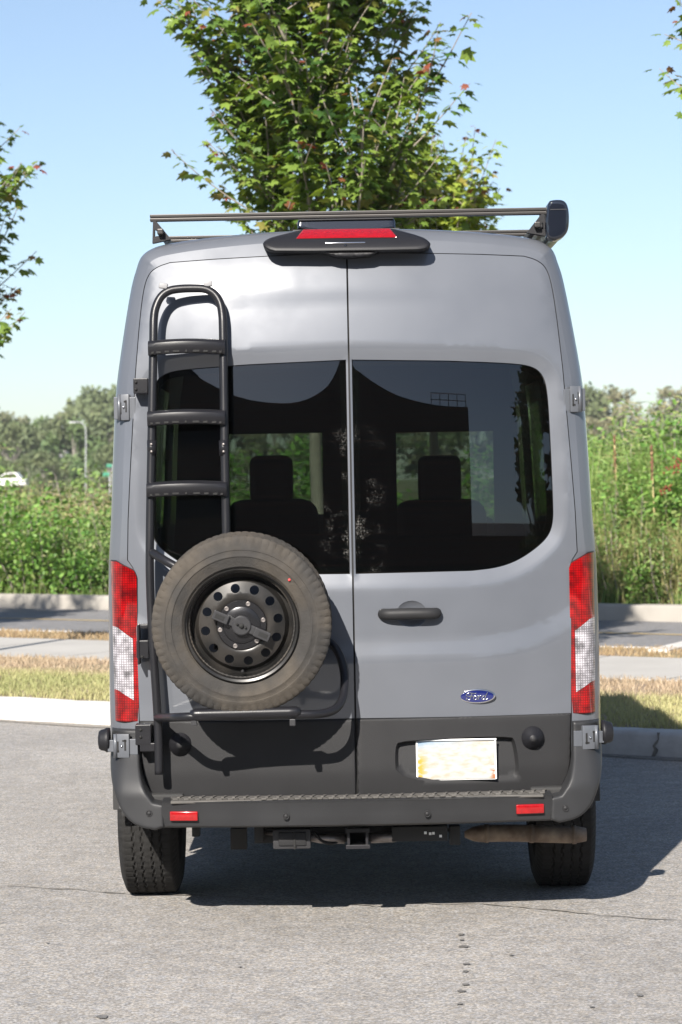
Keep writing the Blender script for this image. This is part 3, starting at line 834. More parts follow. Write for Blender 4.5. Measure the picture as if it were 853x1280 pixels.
# ---- high brake light housing
zsp = q(433, 300, .2)[1]
spx = [(328, 306), (331, 300), (340, 295), (372, 286), (380, 283.5), (487, 282.5), (498, 285), (528, 295), (536, 301), (539, 306), (535, 312), (520, 315), (348, 317), (334, 313)]
spo = chaikin(np.array([q(a, b_, .12) for a, b_ in spx]), 1)
def sp_y(x, z):
    t = np.clip((z - (zsp - .055)) / .11, 0, 1)
    return .065 + .14 * t + .10 * np.asarray(x) ** 2 - .02 * np.sin(t * math.pi)
v, f = plate_vf(spo, sp_y, res=.012, rim=.16, rnd=.018)
spo_o = mk('brake_light_housing', v, f, M['black'], van, off=VO, angle=50)
lpx = [(379, 284.5), (488, 283.3), (497, 297), (370, 298.5)]
lo_ = resample(np.array([q(a, b_, .12) for a, b_ in lpx]), .02)
v, f = plate_vf(lo_, lambda x, z: sp_y(x, z) - .004, res=.015, rim=.02, rnd=.004)
mk('brake_light', v, f, M['red'], spo_o, off=VO, angle=40)
x, z = q(432, 304, .1); mk('lamp_strip', *box_vf((x, float(sp_y(x, z)) - .002, z), (.155, .006, .006), .002), M['chrome'], spo_o, off=VO)
x, z = q(432, 307.5, .1); mk('camera_lens', *lathe_vf([(0, -.006), (.004, -.005), (.006, 0), (.006, .01)], 14, (x, float(sp_y(x, z)), z)), M['gloss_black'], spo_o, off=VO)
bx_ = [q(398, 315, .1), q(474, 315, .1), q(462, 320, .1), q(440, 322, .1), q(420, 321, .1)]
v, f = plate_vf(np.array(bx_), lambda x, z: np.full(len(x), .085), res=.02, rim=.1, rnd=.006); mk('latch_cover', v, f, M['black'], spo_o, off=VO)

# ---- wheels
def tyre_vf(R=.355, W=.235, n=288, lugs=72):
    hw = W / 2
    # profile from inner bead round to outer bead: (axial, radius)
    pr = [(-hw * .70, .205), (-hw * .80, .215), (-hw * .90, .232), (-hw * .925, .234), (-hw * .97, .252), (-hw * 1.02, .272), (-hw * 1.045, .274), (-hw * 1.045, .278), (-hw * 1.03, .280), (-hw * 1.02, .298), (-hw * 1.035, .300), (-hw * 1.03, .304), (-hw * 1.01, R - .045), (-hw * .95, R - .026), (-hw * .90, R - .012), (-hw * .84, R - .004)]
    tread = []
    for x0 in np.linspace(-.8, .8, 33): tread.append((x0 * hw, R - .002 * x0 * x0))
    pr = pr + tread + [(-a, r) for a, r in pr[::-1]]
    pr = np.array(pr); m_ = len(pr); v = np.zeros((n, m_, 3))
    ax, rad = pr[:, 0], pr[:, 1]
    for k in range(n):
        a = 2 * math.pi * k / n
        r = rad.copy()
        xn = ax / hw
        zig = .014 * (1 if (k // 3) % 2 else -1)
        for g, w in ((-.48, .034), (-.17, .03), (.17, .03), (.48, .034)):
            r = np.where(np.abs(xn - g - zig) < w, r - .009, r)
        sh = (np.abs(xn) > .52) & (np.abs(xn) <= 1.02) & (rad > R - .03)
        if k % 4 == 0: r = np.where(sh, r - np.where(np.abs(xn) > .86, .009, .0028), r)
        if k % 4 == 2: r = np.where((np.abs(xn) < .12) | ((np.abs(xn) > .24) & (np.abs(xn) < .40)) | ((np.abs(xn) > .6) & (np.abs(xn) < .78)), r - .002, r)
        v[k, :, 0] = r * math.cos(a); v[k, :, 2] = r * math.sin(a); v[k, :, 1] = ax
    f = []
    for k in range(n):
        k2 = (k + 1) % n
        for i in range(m_ - 1): f.append((k * m_ + i, k * m_ + i + 1, k2 * m_ + i + 1, k2 * m_ + i))
    V2 = v.reshape(-1, 3).tolist()
    # moulded rings on the sidewall
    return V2, f

def rim_vf(n=60):
    """steel wheel: outer barrel lip with flange; face towards -y"""
    prof_ = [(.222, -.118), (.226, -.112), (.223, -.104), (.214, -.100), (.208, -.085), (.203, -.060), (.200, -.02), (.200, .10)]
    return lathe_vf(prof_, n)
def disc_y(x, z):
    r = np.hypot(x, z)
    return np.interp(r, [0, .045, .085, .10, .118, .17, .186, .203], [-.060, -.060, -.060, -.074, -.078, -.062, -.035, -.030])
def disc_vf():
    t = np.linspace(0, 2 * math.pi, 61)[:-1]
    out = np.stack([.2005 * np.cos(t), .2005 * np.sin(t)], 1)
    holes = []; ex = []
    for k in range(12):
        a = 2 * math.pi * (k + .3) / 12; s_ = np.linspace(0, 2 * math.pi, 15)[:-1]
        holes.append(np.stack([.145 * math.cos(a) + .0185 * np.cos(s_), .145 * math.sin(a) + .0185 * np.sin(s_)], 1))
    for k in range(6):
        a = 2 * math.pi * (k + .2) / 6; s_ = np.linspace(0, 2 * math.pi, 11)[:-1]
        holes.append(np.stack([.080 * math.cos(a) + .0085 * np.cos(s_), .080 * math.sin(a) + .0085 * np.sin(s_)], 1))
    for r in (.045, .07, .10, .109, .118, .17, .178, .186): ex.append(np.stack([r * np.cos(t), r * np.sin(t)], 1))
    ex = [e[np.min([pdist(e, h) * np.where(inside(e, h), -1, 1) for h in holes], axis=0) > .003] for e in ex]
    return plate_vf(out, disc_y, holes, res=.016, rim=.012, extra=ex)
TY = tyre_vf(); RI = rim_vf(); DI = disc_vf()
def wheel(parent, c, M3, tyre_mat, name='wheel'):
    tr = lambda V: [tuple(M3 @ Vector(p) + Vector(c)) for p in V]
    w = mk(name, tr(DI[0]), DI[1], M['steel_black'], parent, off=VO, angle=35)
    mk('rim_barrel', tr(RI[0]), RI[1], M['steel_black'], w, off=VO, angle=40)
    mk('tyre', tr(TY[0]), TY[1], tyre_mat, w, off=VO, angle=38)
    return w
for sgn in (1, -1):
    M3 = Matrix.Rotation(math.radians(90 * sgn), 3, 'Z')
    for ax in (AX_R, AX_F): wheel(van, (.858 * sgn, ax, .352), M3, M['rubber'])
    mk('mud_flap', *box_vf((.90 * sgn, AX_R - .47, .50), (.16, .012, .18), .004), M['under'], van, off=VO, smooth=False)
    v, f = lathe_vf([(.42, -.14), (.43, .12)], 40, (0, 0, 0), 'X'); v, f = sub(np.array(v), [t for t in f if np.mean([v[i][2] for i in t]) > .05])
    for ax in (AX_R, AX_F): mk('wheel_arch_liner', [(a + .83 * sgn, b_ + ax, c + .36) for a, b_, c in v], f, M['under'], van, off=VO)
mk('rear_axle', *tube_vf([(-.75, AX_R, .36), (-.2, AX_R, .36), (0, AX_R, .36), (.2, AX_R, .36), (.75, AX_R, .36)], [.05, .05, .13, .05, .05], 16), M['under'], van, off=VO)

# ---- hitch, wiring box, muffler
yb_ = .08
def hb_(name, x0, y0, x1, y1, yl, dep, m_, parent=van, bev=.004):
    a = q(x0, y0, yl); c = q(x1, y1, yl)
    return mk(name, *box_vf(((a[0] + c[0]) / 2, yl + dep / 2, (a[1] + c[1]) / 2), (abs(c[0] - a[0]), dep, abs(c[1] - a[1])), bev), m_, parent, off=VO, angle=35)
hitch = hb_('tow_hitch', 318, 1036, 560, 1050, .10, .06, M['under'])
# receiver: square tube open to the rear
a = q(434, 1036, -.02); c = q(461, 1060, -.02); t_ = .011
RC = MB()
cxr, czr = (a[0] + c[0]) / 2, (a[1] + c[1]) / 2; wr, hr = c[0] - a[0], a[1] - c[1]
for dx, dz, sx, sz in ((0, hr / 2 - t_ / 2, wr, t_), (0, -hr / 2 + t_ / 2, wr, t_), (wr / 2 - t_ / 2, 0, t_, hr - 2 * t_), (-wr / 2 + t_ / 2, 0, t_, hr - 2 * t_)):
    RC.add(*box_vf((cxr + dx, .06, czr + dz), (sx, .17, sz), .002))
RC.add(*box_vf((cxr, -.02, czr + hr / 2 - .006), (wr + .012, .02, .016), .002)); RC.add(*box_vf((cxr, -.02, czr - hr / 2 + .006), (wr + .012, .02, .016), .002))
RC.obj('receiver_tube', M['black'], hitch, off=VO, smooth=False)
for sx in (-1, 1):
    mk('hitch_brace', *tube_vf([(cxr + sx * .05, .06, czr - .012), (cxr + sx * .14, .07, czr - .012), (cxr + sx * .26, .09, czr + .004), (cxr + sx * .36, .10, czr + .010)], [.020, .019, .012, .008], 10), M['metal'], hitch, off=VO)
hb_('trailer_socket', 341, 1037, 389, 1061, .0, .10, M['bracket'], hitch, .008)
hb_('socket_lid', 348, 1041, 383, 1057, -.008, .014, M['clad'], hitch, .005)
hb_('socket_strap', 367, 1040, 370, 1062, -.012, .01, M['seal'], hitch, .001)
hb_('hitch_plate', 490, 1034, 560, 1051, .05, .02, M['under'], hitch, .002)
mr_ = MB()
for a_, b_ in ((532, 1041), (538, 1042), (542, 1041.5), (551, 1045)):
    x, z = q(a_, b_, .05); mr_.add(*box_vf((x, .0485, z), (.010, .002, .010), .0004))
mr_.obj('warning_print', M['white'], hitch, off=VO, smooth=False)
hb_('hitch_bracket', 562, 1033, 576, 1056, .07, .06, M['under'], hitch, .003)
hb_('hitch_bracket', 318, 1034, 330, 1052, .07, .06, M['under'], hitch, .003)
hb_('chassis_hanger', 288, 1036, 309, 1062, .45, .06, M['under'], van, .004)
hb_('chassis_hanger', 240, 1034, 250, 1046, .50, .06, M['under'], van, .004)
mx0 = q3(581, 1043, .28); mx1 = q3(733, 1042, .28)
mp_ = [(mx0[0] + (mx1[0] - mx0[0]) * t, .28, mx0[2] + (mx1[2] - mx0[2]) * t + .004 * math.sin(t * 5)) for t in np.linspace(0, 1, 16)]
muf = mk('muffler', *tube_vf(mp_, [.012, .028] + [.034] * 12 + [.032, .026], 18), M['rusty'], van, off=VO)
for t_ in (.18, .55, .9):
    xx = mx0[0] + (mx1[0] - mx0[0]) * t_; mk('strap', *lathe_vf([(.0345, -.009), (.0375, -.008), (.0375, .008), (.0345, .009)], 20, (xx, .28, mx0[2] + (mx1[2] - mx0[2]) * t_ + .004 * math.sin(t_ * 5)), 'X'), M['rusty'], muf, off=VO)
mk('brake_hose', *tube_vf(catmull([(-.62, .55, .42), (-.5, .5, .36), (-.38, .5, .35), (-.25, .45, .42)], 6), .008, 6), M['under'], van, off=VO)
mk('wiring_loom', *tube_vf(catmull([q3(392, 1040, .06), q3(404, 1052, .05), q3(418, 1054, .05), q3(432, 1044, .06)], 6), .006, 6), M['seal'], van, off=VO)
mk('leaf_spring', *box_vf((-.52, .75, .40), (.07, .9, .035), .008), M['under'], van, off=VO, smooth=False)
mk('leaf_spring', *box_vf((.52, .75, .40), (.07, .9, .035), .008), M['under'], van, off=VO, smooth=False)
mk('spare_hanger', *box_vf((.2, .6, .46), (.5, .3, .06), .02), M['under'], van, off=VO)

# ---- cab partition with two openings, seats
def rc(x0, y0, x1, y1, yl):
    a = q(x0, y0, yl); c = q(x1, y1, yl); return chaikin(np.array([(a[0], a[1]), (c[0], a[1]), (c[0], c[1]), (a[0], c[1])]), 0)
yl_p = 3.1
pr2 = prof - pn * .06
o2 = np.vstack([pr2, (pr2[:-1] * np.array([-1, 1]))[::-1]])
o2 = o2[o2[:, 1] > .61]
v, f = plate_vf(o2, lambda x, z: np.full(len(x), yl_p), [rc(286, 543, 405, 668, yl_p), rc(495, 541, 619, 668, yl_p)], res=.06, rim=.03)
mk('cab_partition', v, f, M['interior'], van, off=VO, smooth=False)
for px_, hw_ in ((339, .0), (549, .0)):
    yl = 3.65; x, ztop = q(px_, 570, yl); zsh = q(px_, 624, yl)[1]
    hv, hf = box_vf((x, yl, (ztop + zsh) / 2 - .012), (.232, .12, ztop - zsh + .03), .055, seg=4)
    seat = mk('front_seat', *box_vf((x, yl + .02, (zsh + 1.0) / 2), (.50, .26, zsh - 1.0), .12, seg=5), M['seat'], van, off=VO)
    mk('headrest', hv, hf, M['seat'], seat, off=VO)
    for k in (-1, 1): mk('headrest_post', *tube_vf([(x + .05 * k, yl, zsh - .03), (x + .05 * k, yl, zsh + .06)], .008, 8), M['metal'], seat, off=VO)
    mk('seat_cushion', *box_vf((x, yl + .3, 1.02), (.50, .55, .16), .06, seg=3), M['seat'], seat, off=VO)

M['tab'] = mat('pale_grey_tab', (.22, .22, .225), .5)
# ================================================================== LADDER WITH TYRE CARRIER (bolted to the left door)
def rail_y(z): return float(lean(z)) + .040 - .066
lx, lz = q(198, 968, -.05)
ladder = thing('door_ladder', 'black tubular ladder with tyre carrier fixed on the left rear door', 'ladder', (lx + XC, Y0 - .05, lz))
def rp(px_, py_):
    z = q(px_, py_, .0)[1]; yl = rail_y(z); x, z = q(px_, py_, yl); return (x, yl, z)
left = [rp(a, b_) for a, b_ in ((199, 968), (198.5, 930), (197, 890), (193, 830), (189.5, 770), (187.5, 710), (188, 640), (189.5, 560), (191, 480), (192, 420), (192.5, 398), (195, 384), (201.5, 371), (212, 363.5), (226, 361), (242, 360.5),
         (257, 361.5), (268, 367.5), (275, 378), (278, 392), (279, 412), (280, 480), (281, 560), (282.5, 640), (283, 668), (283, 700))]
mk('side_rail', *tube_vf(catmull(left, 5), .0165, 14), M['tubepaint'], ladder, off=VO)
def rung(py_, pxl, pxr):
    A = np.array(rp(pxl, py_)); B_ = np.array(rp(pxr, py_ - 1.5)); v = []; f = []
    n = 15
    sec = [(-.022, .026), (-.006, .030), (.020, .030), (.024, .024), (.024, .016), (-.008, .014), (-.012, -.022), (-.018, -.028), (-.025, -.026), (-.031, -.012), (-.034, .004), (-.031, .018)]
    for i in range(n + 1):
        t = i / n; p = A + (B_ - A) * t; bow = .022 * math.sin(math.pi * t) ** .7
        lift = .006 * math.sin(math.pi * t)
        for a, c in sec: v.append((p[0], p[1] - bow - .004 + a, p[2] + c + lift))
    m_ = len(sec)
    for i in range(n):
        for k in range(m_):
            k2 = (k + 1) % m_; f.append((i * m_ + k, i * m_ + k2, (i + 1) * m_ + k2, (i + 1) * m_ + k))
    f.append(tuple(range(m_))[::-1]); f.append(tuple(n * m_ + k for k in range(m_)))
    r = mk('rung', v, f, M['tubepaint'], ladder, off=VO, angle=35)
    for t, w in ((.06, .010), (.14, .018), (.25, .018), (.37, .026), (.5, .008), (.63, .026), (.75, .018), (.86, .018), (.94, .010)):
        p = A + (B_ - A) * t; bow = .022 * math.sin(math.pi * t) ** .7
        mk('slot', *box_vf((p[0], p[1] - bow - .004 - .0275, p[2] - .019 + .006 * math.sin(math.pi * t)), (w, .006, .008), .001), M['seal'], r, off=VO, smooth=False)
rung(436, 186, 282); rung(524, 185, 282); rung(613, 184, 284)
for a, b_ in ((204.5, 357.5), (260.5, 355)):
    p = rp(a, b_); mk('hook_tab', *box_vf((p[0], p[1] - .004, p[2]), (.034, .022, .022), .004, Matrix.Rotation(math.radians(10 if a < 230 else -10), 3, 'Y')), M['tab'], ladder, off=VO)
for a in (190, 280):                                          # clamp collars with bolts
    p = rp(a, 560); cl = mk('clamp', *tube_vf([(p[0], p[1], p[2] - .03), (p[0], p[1], p[2] + .03)], .0185, 14), M['tubepaint'], ladder, off=VO)
    for dz in (-.014, .014): mk('bolt', *lathe_vf([(0, -.002), (.005, -.002), (.006, .003)], 10, (p[0], p[1] - .020, p[2] + dz)), M['metal'], cl, off=VO)
def bracket(x0, y0, x1, y1, yl, bolts):
    a = q(x0, y0, yl); c = q(x1, y1, yl)
    br = mk('mount_bracket', *box_vf(((a[0] + c[0]) / 2, yl, (a[1] + c[1]) / 2), (abs(c[0] - a[0]), .07, abs(c[1] - a[1])), .003), M['tubepaint'], ladder, off=VO, smooth=False)
    for bx, by_ in bolts:
        x, z = q(bx, by_, yl); mk('bolt', *lathe_vf([(0, -.005), (.005, -.005), (.006, 0), (.006, .006)], 12, (x, yl - .036, z)), M['seal'], br, off=VO)
bracket(167.5, 473.5, 186, 492, .11, [(171, 478), (171, 487)])
bracket(171.5, 800, 187, 822, .035, [(179, 820)]); bracket(172, 780, 176, 830, .03, []); bracket(176, 780, 186, 785, .03, [])
bracket(170, 905, 190, 930, .02, [(177, 911), (177, 920)]); bracket(176, 928, 196, 938, .02, [])
# stays from the rails to the door
for a, b_ in ((283, 690),):
    p = rp(a, b_); yd = float(Yr(p[0], p[2])); mk('stand_off', *tube_vf([p, (p[0], yd + .004, p[2])], .010, 10), M['tubepaint'], ladder, off=VO)
# diagonal arm to the carrier
arm = [rp(189, 690), q3(207, 701, -.07), q3(230, 714, -.10), q3(262, 735, -.11)]
mk('carrier_arm', *tube_vf(catmull(arm, 4), .0165, 12), M['tubepaint'], ladder, off=VO)
# lower bar with its loop back up to the door
YB = -.30
lb = [rp(197, 897), q3(212, 897, -.18), q3(232, 896, YB), q3(300, 894.5, YB), q3(378, 893, YB), q3(402, 892, -.27), q3(419, 886.5, -.22), q3(428, 874, -.17), q3(431, 857, -.12), q3(430, 838, -.08), q3(425, 820, -.06), q3(414, 804, -.04), q3(392, 792, .0), q3(370, 786, .03)]
mk('carrier_bar', *tube_vf(catmull(lb, 6), .0165, 14), M['tubepaint'], ladder, off=VO)
sl = [q3(238, 893, YB - .006), q3(262, 892.5, YB - .006), q3(300, 891.6, YB - .006), q3(350, 890.4, YB - .006), q3(376, 889.7, YB - .006)]
mk('rest_sleeve', *tube_vf(catmull(sl, 3), [.014] + [.0215] * 11 + [.014], 16), M['tubepaint'], ladder, off=VO)
for a in (243, 366):
    x, z = q(a, 904, YB); mk('foot_tab', *box_vf((x, YB, z + .004), (.022, .03, .026), .003), M['bracket'], ladder, off=VO, smooth=False)
mk('carrier_plate', *box_vf((q(303, 785, -.05)[0], .0, q(303, 785, -.05)[1]), (.22, .20, .16), .01), M['tubepaint'], ladder, off=VO)

# ================================================================== SPARE WHEEL
sx_, sz_ = q(303.3, 778, -.25); yS = -.245
spare = thing('spare_wheel', 'dusty spare tyre on a black steel rim mounted on the rear door carrier', 'wheel', (sx_ + XC, Y0 + yS, sz_ - .34))
Ms = Matrix.Rotation(math.radians(4), 3, 'X') @ Matrix.Scale(.945, 3)
w = wheel(spare, (sx_, yS, sz_), Ms, M['rubber_dusty'], 'rim')
trs = lambda V: [tuple(Ms @ Vector(p) + Vector((sx_, yS, sz_))) for p in V]
hubv, hubf = lathe_vf([(0, -.086), (.030, -.086), (.068, -.085), (.074, -.081), (.076, -.050), (.076, -.03)], 40)
hv2, hf2 = lathe_vf([(.0745, -.083), (.096, -.081), (.099, -.077), (.099, -.06)], 44)
hubp = mk('hub_plate', trs(hubv), hubf, M['hub'], spare, off=VO, angle=40)
mk('hub_ring', trs(hv2), hf2, M['hub'], hubp, off=VO, angle=40)
for k in range(6):
    a = 2 * math.pi * (k + .2) / 6
    mk('lug_hole', trs(lathe_vf([(0, -.0835), (.0065, -.0832), (.009, -.0842), (.0095, -.080)], 14, (.087 * math.cos(a), 0, .087 * math.sin(a)))[0]), lathe_vf([(0, 0)] * 4, 14)[1], M['metal'], hubp, off=VO)
R20 = Matrix.Rotation(math.radians(24), 3, 'Y')
clampb = mk('clamp_bar', trs(box_vf((0, -.096, 0), (.15, .012, .034), .003, R20)[0]), box_vf((0, 0, 0), (1, 1, 1), .1)[1], M['bracket'], spare, off=VO, smooth=False)
mk('centre_boss', trs(lathe_vf([(0, -.108), (.034, -.108), (.038, -.105), (.038, -.08)], 32)[0]), lathe_vf([(0, 0)] * 4, 32)[1], M['bracket'], clampb, off=VO, angle=22)
for k in (-1, 1):
    c = R20 @ Vector((.088 * k, 0, 0))
    mk('clamp_pad', trs(box_vf((c.x, -.106, c.z), (.064, .022, .036), .003, R20)[0]), box_vf((0, 0, 0), (1, 1, 1), .1)[1], M['bracket'], clampb, off=VO, smooth=False)
    c = R20 @ Vector((.092 * k, 0, 0))
    mk('pad_slot', trs(box_vf((c.x, -.1175, c.z), (.036, .002, .017), .0005, R20)[0]), box_vf((0, 0, 0), (1, 1, 1), .1)[1], M['seal'], clampb, off=VO, smooth=False)
for dx, r_ in ((-.018, .005), (0, .010), (.018, .005)):
    c = R20 @ Vector((dx, 0, 0))
    mk('bolt', trs(lathe_vf([(0, -.116), (r_ * .8, -.116), (r_, -.112), (r_, -.10)], 12, (c.x, 0, c.z))[0]), lathe_vf([(0, 0)] * 4, 12)[1], M['seal'], clampb, off=VO)
mk('valve_stem', trs(tube_vf([(0, -.06, -.185), (0, -.10, -.182)], .006, 10)[0]), tube_vf([(0, -.06, -.185), (0, -.10, -.182)], .006, 10)[1], M['seal'], spare, off=VO)
a = math.radians(43); mk('red_dot', trs(lathe_vf([(0, -.1225), (.005, -.122), (.0055, -.118)], 12, (.262 * math.cos(a), 0, .262 * math.sin(a)))[0]), lathe_vf([(0, 0)] * 3, 12)[1], mat('red_dot_paint', (.6, .05, .05), .5), spare, off=VO)

# ================================================================== ROOF RACK, AWNING, VENT
rack = thing('roof_rack', 'slim dark aluminium roof rack with crossbars on the van roof', 'roof rack', (XC, Y0 + 1.5, 2.70))
zr = 2.772
xl = q(188, 271, .30)[0]; xr = q(684, 264, .30)[0]
for i, yy in enumerate((.30, 1.15, 2.0, 2.85, 3.7)):
    c = mk('crossbar', *box_vf(((xl + xr) / 2, yy, zr + .007), (xr - xl, .045, .013), .003), M['bar'], rack, off=VO, smooth=False)
    mk('bar_channel', *box_vf(((xl + xr) / 2, yy, zr - .007), (xr - xl, .040, .012), .003), M['bar'], c, off=VO, smooth=False)
for sgn, xx in ((-1, xl + .012), (1, xr - .012)):
    mk('side_rail', *box_vf((xx - sgn * .03, 2.0, 2.715), (.024, 3.5, .022), .004), M['bar'], rack, off=VO, smooth=False)
    for yy in (.30, 1.15, 2.0, 2.85, 3.7):
        tri = np.array([(xx, zr - .012), (xx + sgn * .004, 2.672), (xx - sgn * .068, 2.686), (xx - sgn * .060, 2.700), (xx - sgn * .012, zr - .012)])
        if sgn > 0: tri = tri[::-1]
        hole = np.array([(xx - sgn * .006, zr - .045), (xx - sgn * .005, 2.698), (xx - sgn * .038, 2.703)])
        v, f = plate_vf(tri, lambda x, z: np.full(len(x), yy - .02), [hole], res=.03, rim=.04)
        mk('rack_foot', v, f, M['black'], rack, off=VO, smooth=False)
awn = thing('awning', 'rolled-up black awning case with rounded end cap beside the roof rack', 'awning', (.86 + XC, Y0 + 1.6, 2.68))
ao = chaikin(np.array([q(a, b_, .22) for a, b_ in ((684, 252), (694, 249), (707, 250), (712, 262), (712, 285), (706, 296), (692, 301), (682, 296))]), 2)
v, f = plate_vf(ao, lambda x, z: np.full(len(x), .22), res=.03, rim=.10, rnd=.012)
mk('end_cap', v, f, M['gloss_black'], awn, off=VO, angle=45)
v, f = plate_vf(offset_poly(ao, .005), lambda x, z: np.full(len(x), .31), res=.03, rim=2.6)
mk('awning_case', v, f, mat('awning_aluminium', (.13, .12, .10), .3, .8), awn, off=VO, angle=45)
v, f = plate_vf(offset_poly(ao, .005), lambda x, z: np.full(len(x), 2.9), res=.03, rim=.06); mk('end_cap', v, f, M['gloss_black'], awn, off=VO, angle=45)
ec = MB(); c0_ = ao.mean(0)
ec.add(*box_vf((c0_[0], .2195, c0_[1] + .038), (.066, .003, .003), .001))
ec.obj('cap_seam', M['bracket'], awn, off=VO, smooth=False)
aw_b = MB()
for yy in (.45, 1.3, 2.4): aw_b.add(*box_vf((xr + .008, yy, 2.755), (.05, .05, .075), .006))
aw_b.obj('mount_bracket', M['black'], awn, off=VO, smooth=False)
vent = thing('roof_vent', 'dark glossy roof vent lid behind the high brake light', 'roof vent', (XC, Y0 + .75, 2.73))
vo_ = chaikin(np.array([q(a, b_, .5) for a, b_ in ((372, 290), (372, 272), (384, 264), (432, 261.5), (482, 263), (494, 270), (495, 290))]), 1)
v, f = plate_vf(vo_, lambda x, z: .50 + .25 * np.maximum(0, z - 2.70), res=.02, rim=.42, rnd=.012)
vl = mk('vent_lid', v, f, M['gloss_black'], vent, off=VO, angle=45)
a = q(433, 273.5, .5); mk('lid_seam', *box_vf((a[0], .515, a[1]), (.385, .012, .006), .002), M['bracket'], vl, off=VO, smooth=False)
mk('vent_base', *box_vf((a[0], .72, 2.722), (.44, .48, .03), .008), M['black'], vent, off=VO, smooth=False)

# ================================================================== GROUND, KERBS, ROAD
KD = np.array([.8176, -.5758]); KN = np.array([.5758, .8176])         # along the kerb (to the right, towards the camera), and away from it
def sk(s_, t): p = KN * s_ + KD * t; return (p[0], p[1])
def strip(name, s0, s1, z, m_, t0=-160, t1=160, depth=0.0, kind='structure', parent=None, wob=0.0):
    n = 120; v = []; f = []
    ts = np.concatenate([np.linspace(t0, -22, 12), np.linspace(-20, 14, 100), np.linspace(16, t1, 12)]) if t1 - t0 > 60 else np.linspace(t0, t1, 40)
    for t in ts:
        w0 = wob * (math.sin(t * 2.3) + math.sin(t * 5.7 + 1) * .6); w1 = wob * (math.sin(t * 2.9 + 2) + math.sin(t * 6.3) * .6)
        a, b_ = sk(s0 + w0, t), sk(s1 + w1, t)
        v += [(a[0], a[1], z), (b_[0], b_[1], z)]
        if depth: v += [(a[0], a[1], z - depth), (b_[0], b_[1], z - depth)]
    w = 4 if depth else 2
    for i in range(len(ts) - 1):
        o, p = i * w, (i + 1) * w
        f.append((o, p, p + 1, o + 1))
        if depth: f.append((o, o + 2, p + 2, p)); f.append((o + 1, p + 1, p + 3, o + 3))
    o = mk(name, v, f, m_, parent, smooth=False)
    if parent is None: tag(o, kind=kind)
    return o
tag(mk('field_ground', [(-2500, -2500, -.06), (2500, -2500, -.06), (2500, 4000, -.06), (-2500, 4000, -.06)], [(0, 1, 2, 3)], M['field'], smooth=False), kind='structure')
lot = strip('parking_lot', -70, 13.16, 0.0, M['asphalt'])
def kerb(name, s0, w, h, m_):
    """concrete kerb with rounded nose"""
    pr = [(0, -.05), (.006, .02), (.012, h - .03), (.020, h - .010), (.036, h), (w, h + .002), (w + .002, h - .08)]
    v = []; f = []; ts = np.concatenate([np.linspace(-160, -22, 20), np.arange(-20, 14, .12), np.linspace(14.2, 160, 20)])
    for t in ts:
        j = .003 * math.sin(t * 7.1) + .002 * math.sin(t * 17.3)
        for a, z in pr: p = sk(s0 + a + j, t); v.append((p[0], p[1], z + (j * .6 if z > 0 else 0)))
    m = len(pr)
    for i in range(len(ts) - 1):
        for k in range(m - 1): f.append((i * m + k, (i + 1) * m + k, (i + 1) * m + k + 1, i * m + k + 1))
    o = mk(name, v, f, m_, None, angle=50); tag(o, kind='structure'); return o
kb = kerb('kerb', 13.1, .17, .152, M['kerb'])
strip('lawn', 13.26, 16.45, .148, M['soil'])
strip('sidewalk', 16.42, 18.42, .156, M['walk'], depth=.12)
strip('verge', 18.42, 19.55, .146, M['soil'])
strip('road', 19.50, 25.02, .012, M['road'])
kerb('road_kerb', 19.42, .12, .150, M['concrete'])
kerb('far_kerb', 25.0, .20, .20, M['farkerb'])
strip('bank', 25.15, 60, .15, M['field'])
strip('yellow_line', 22.95, 23.06, .017, M['yellow'], wob=.004)
strip('gutter_dirt', 12.98, 13.12, .0045, M['crack'], wob=.03)
# sidewalk joints
jm = mat('joint_dark', (.13, .122, .112), .95)
for t in np.arange(-21, 6, 1.55):
    a, b_ = sk(16.45, t), sk(18.40, t); w = KD * .006
    mk('joint', [(a[0] - w[0], a[1] - w[1], .1602), (a[0] + w[0], a[1] + w[1], .1602), (b_[0] + w[0], b_[1] + w[1], .1602), (b_[0] - w[0], b_[1] - w[1], .1602)], [(0, 1, 2, 3)], jm, bpy.data.objects['sidewalk'], smooth=False)
for kname, s0, w0, h0 in (('kerb', 13.1, .17, .152), ('far_kerb', 25.0, .20, .20), ('road_kerb', 19.42, .12, .15)):
    for t in np.arange(-20.3, 6, 3.05):
        v = []
        for a, z in ((-.006, .0), (.004, .02), (.008, h0 - .03), (.016, h0 - .006), (.034, h0 + .005), (w0, h0 + .007)):
            for sg in (-1, 1): p = sk(s0 + a, t + sg * .005); v.append((p[0], p[1], z))
        mk('joint', v, [(2 * i, 2 * i + 1, 2 * i + 3, 2 * i + 2) for i in range(5)], jm, bpy.data.objects[kname], smooth=False)
# pale driveway kerb running into the road on the right
A = np.array(ground_at(823, 815, .15)); B = np.array(ground_at(853, 807.5, .15)); C = A + (B - A) * 4.0
dd = (C - A) / np.linalg.norm(C - A); nn = np.array([-dd[1], dd[0], 0]) * .10
o = mk('driveway_kerb', [A - nn + (0, 0, .02), C - nn + (0, 0, .02), C + nn + (0, 0, .02), A + nn + (0, 0, .02), A - nn - (0, 0, .2), C - nn - (0, 0, .2), C + nn - (0, 0, .2), A + nn - (0, 0, .2)],
       [(0, 1, 2, 3), (0, 4, 5, 1), (1, 5, 6, 2), (2, 6, 7, 3), (3, 7, 4, 0)], M['concrete'], smooth=False); tag(o, kind='structure')

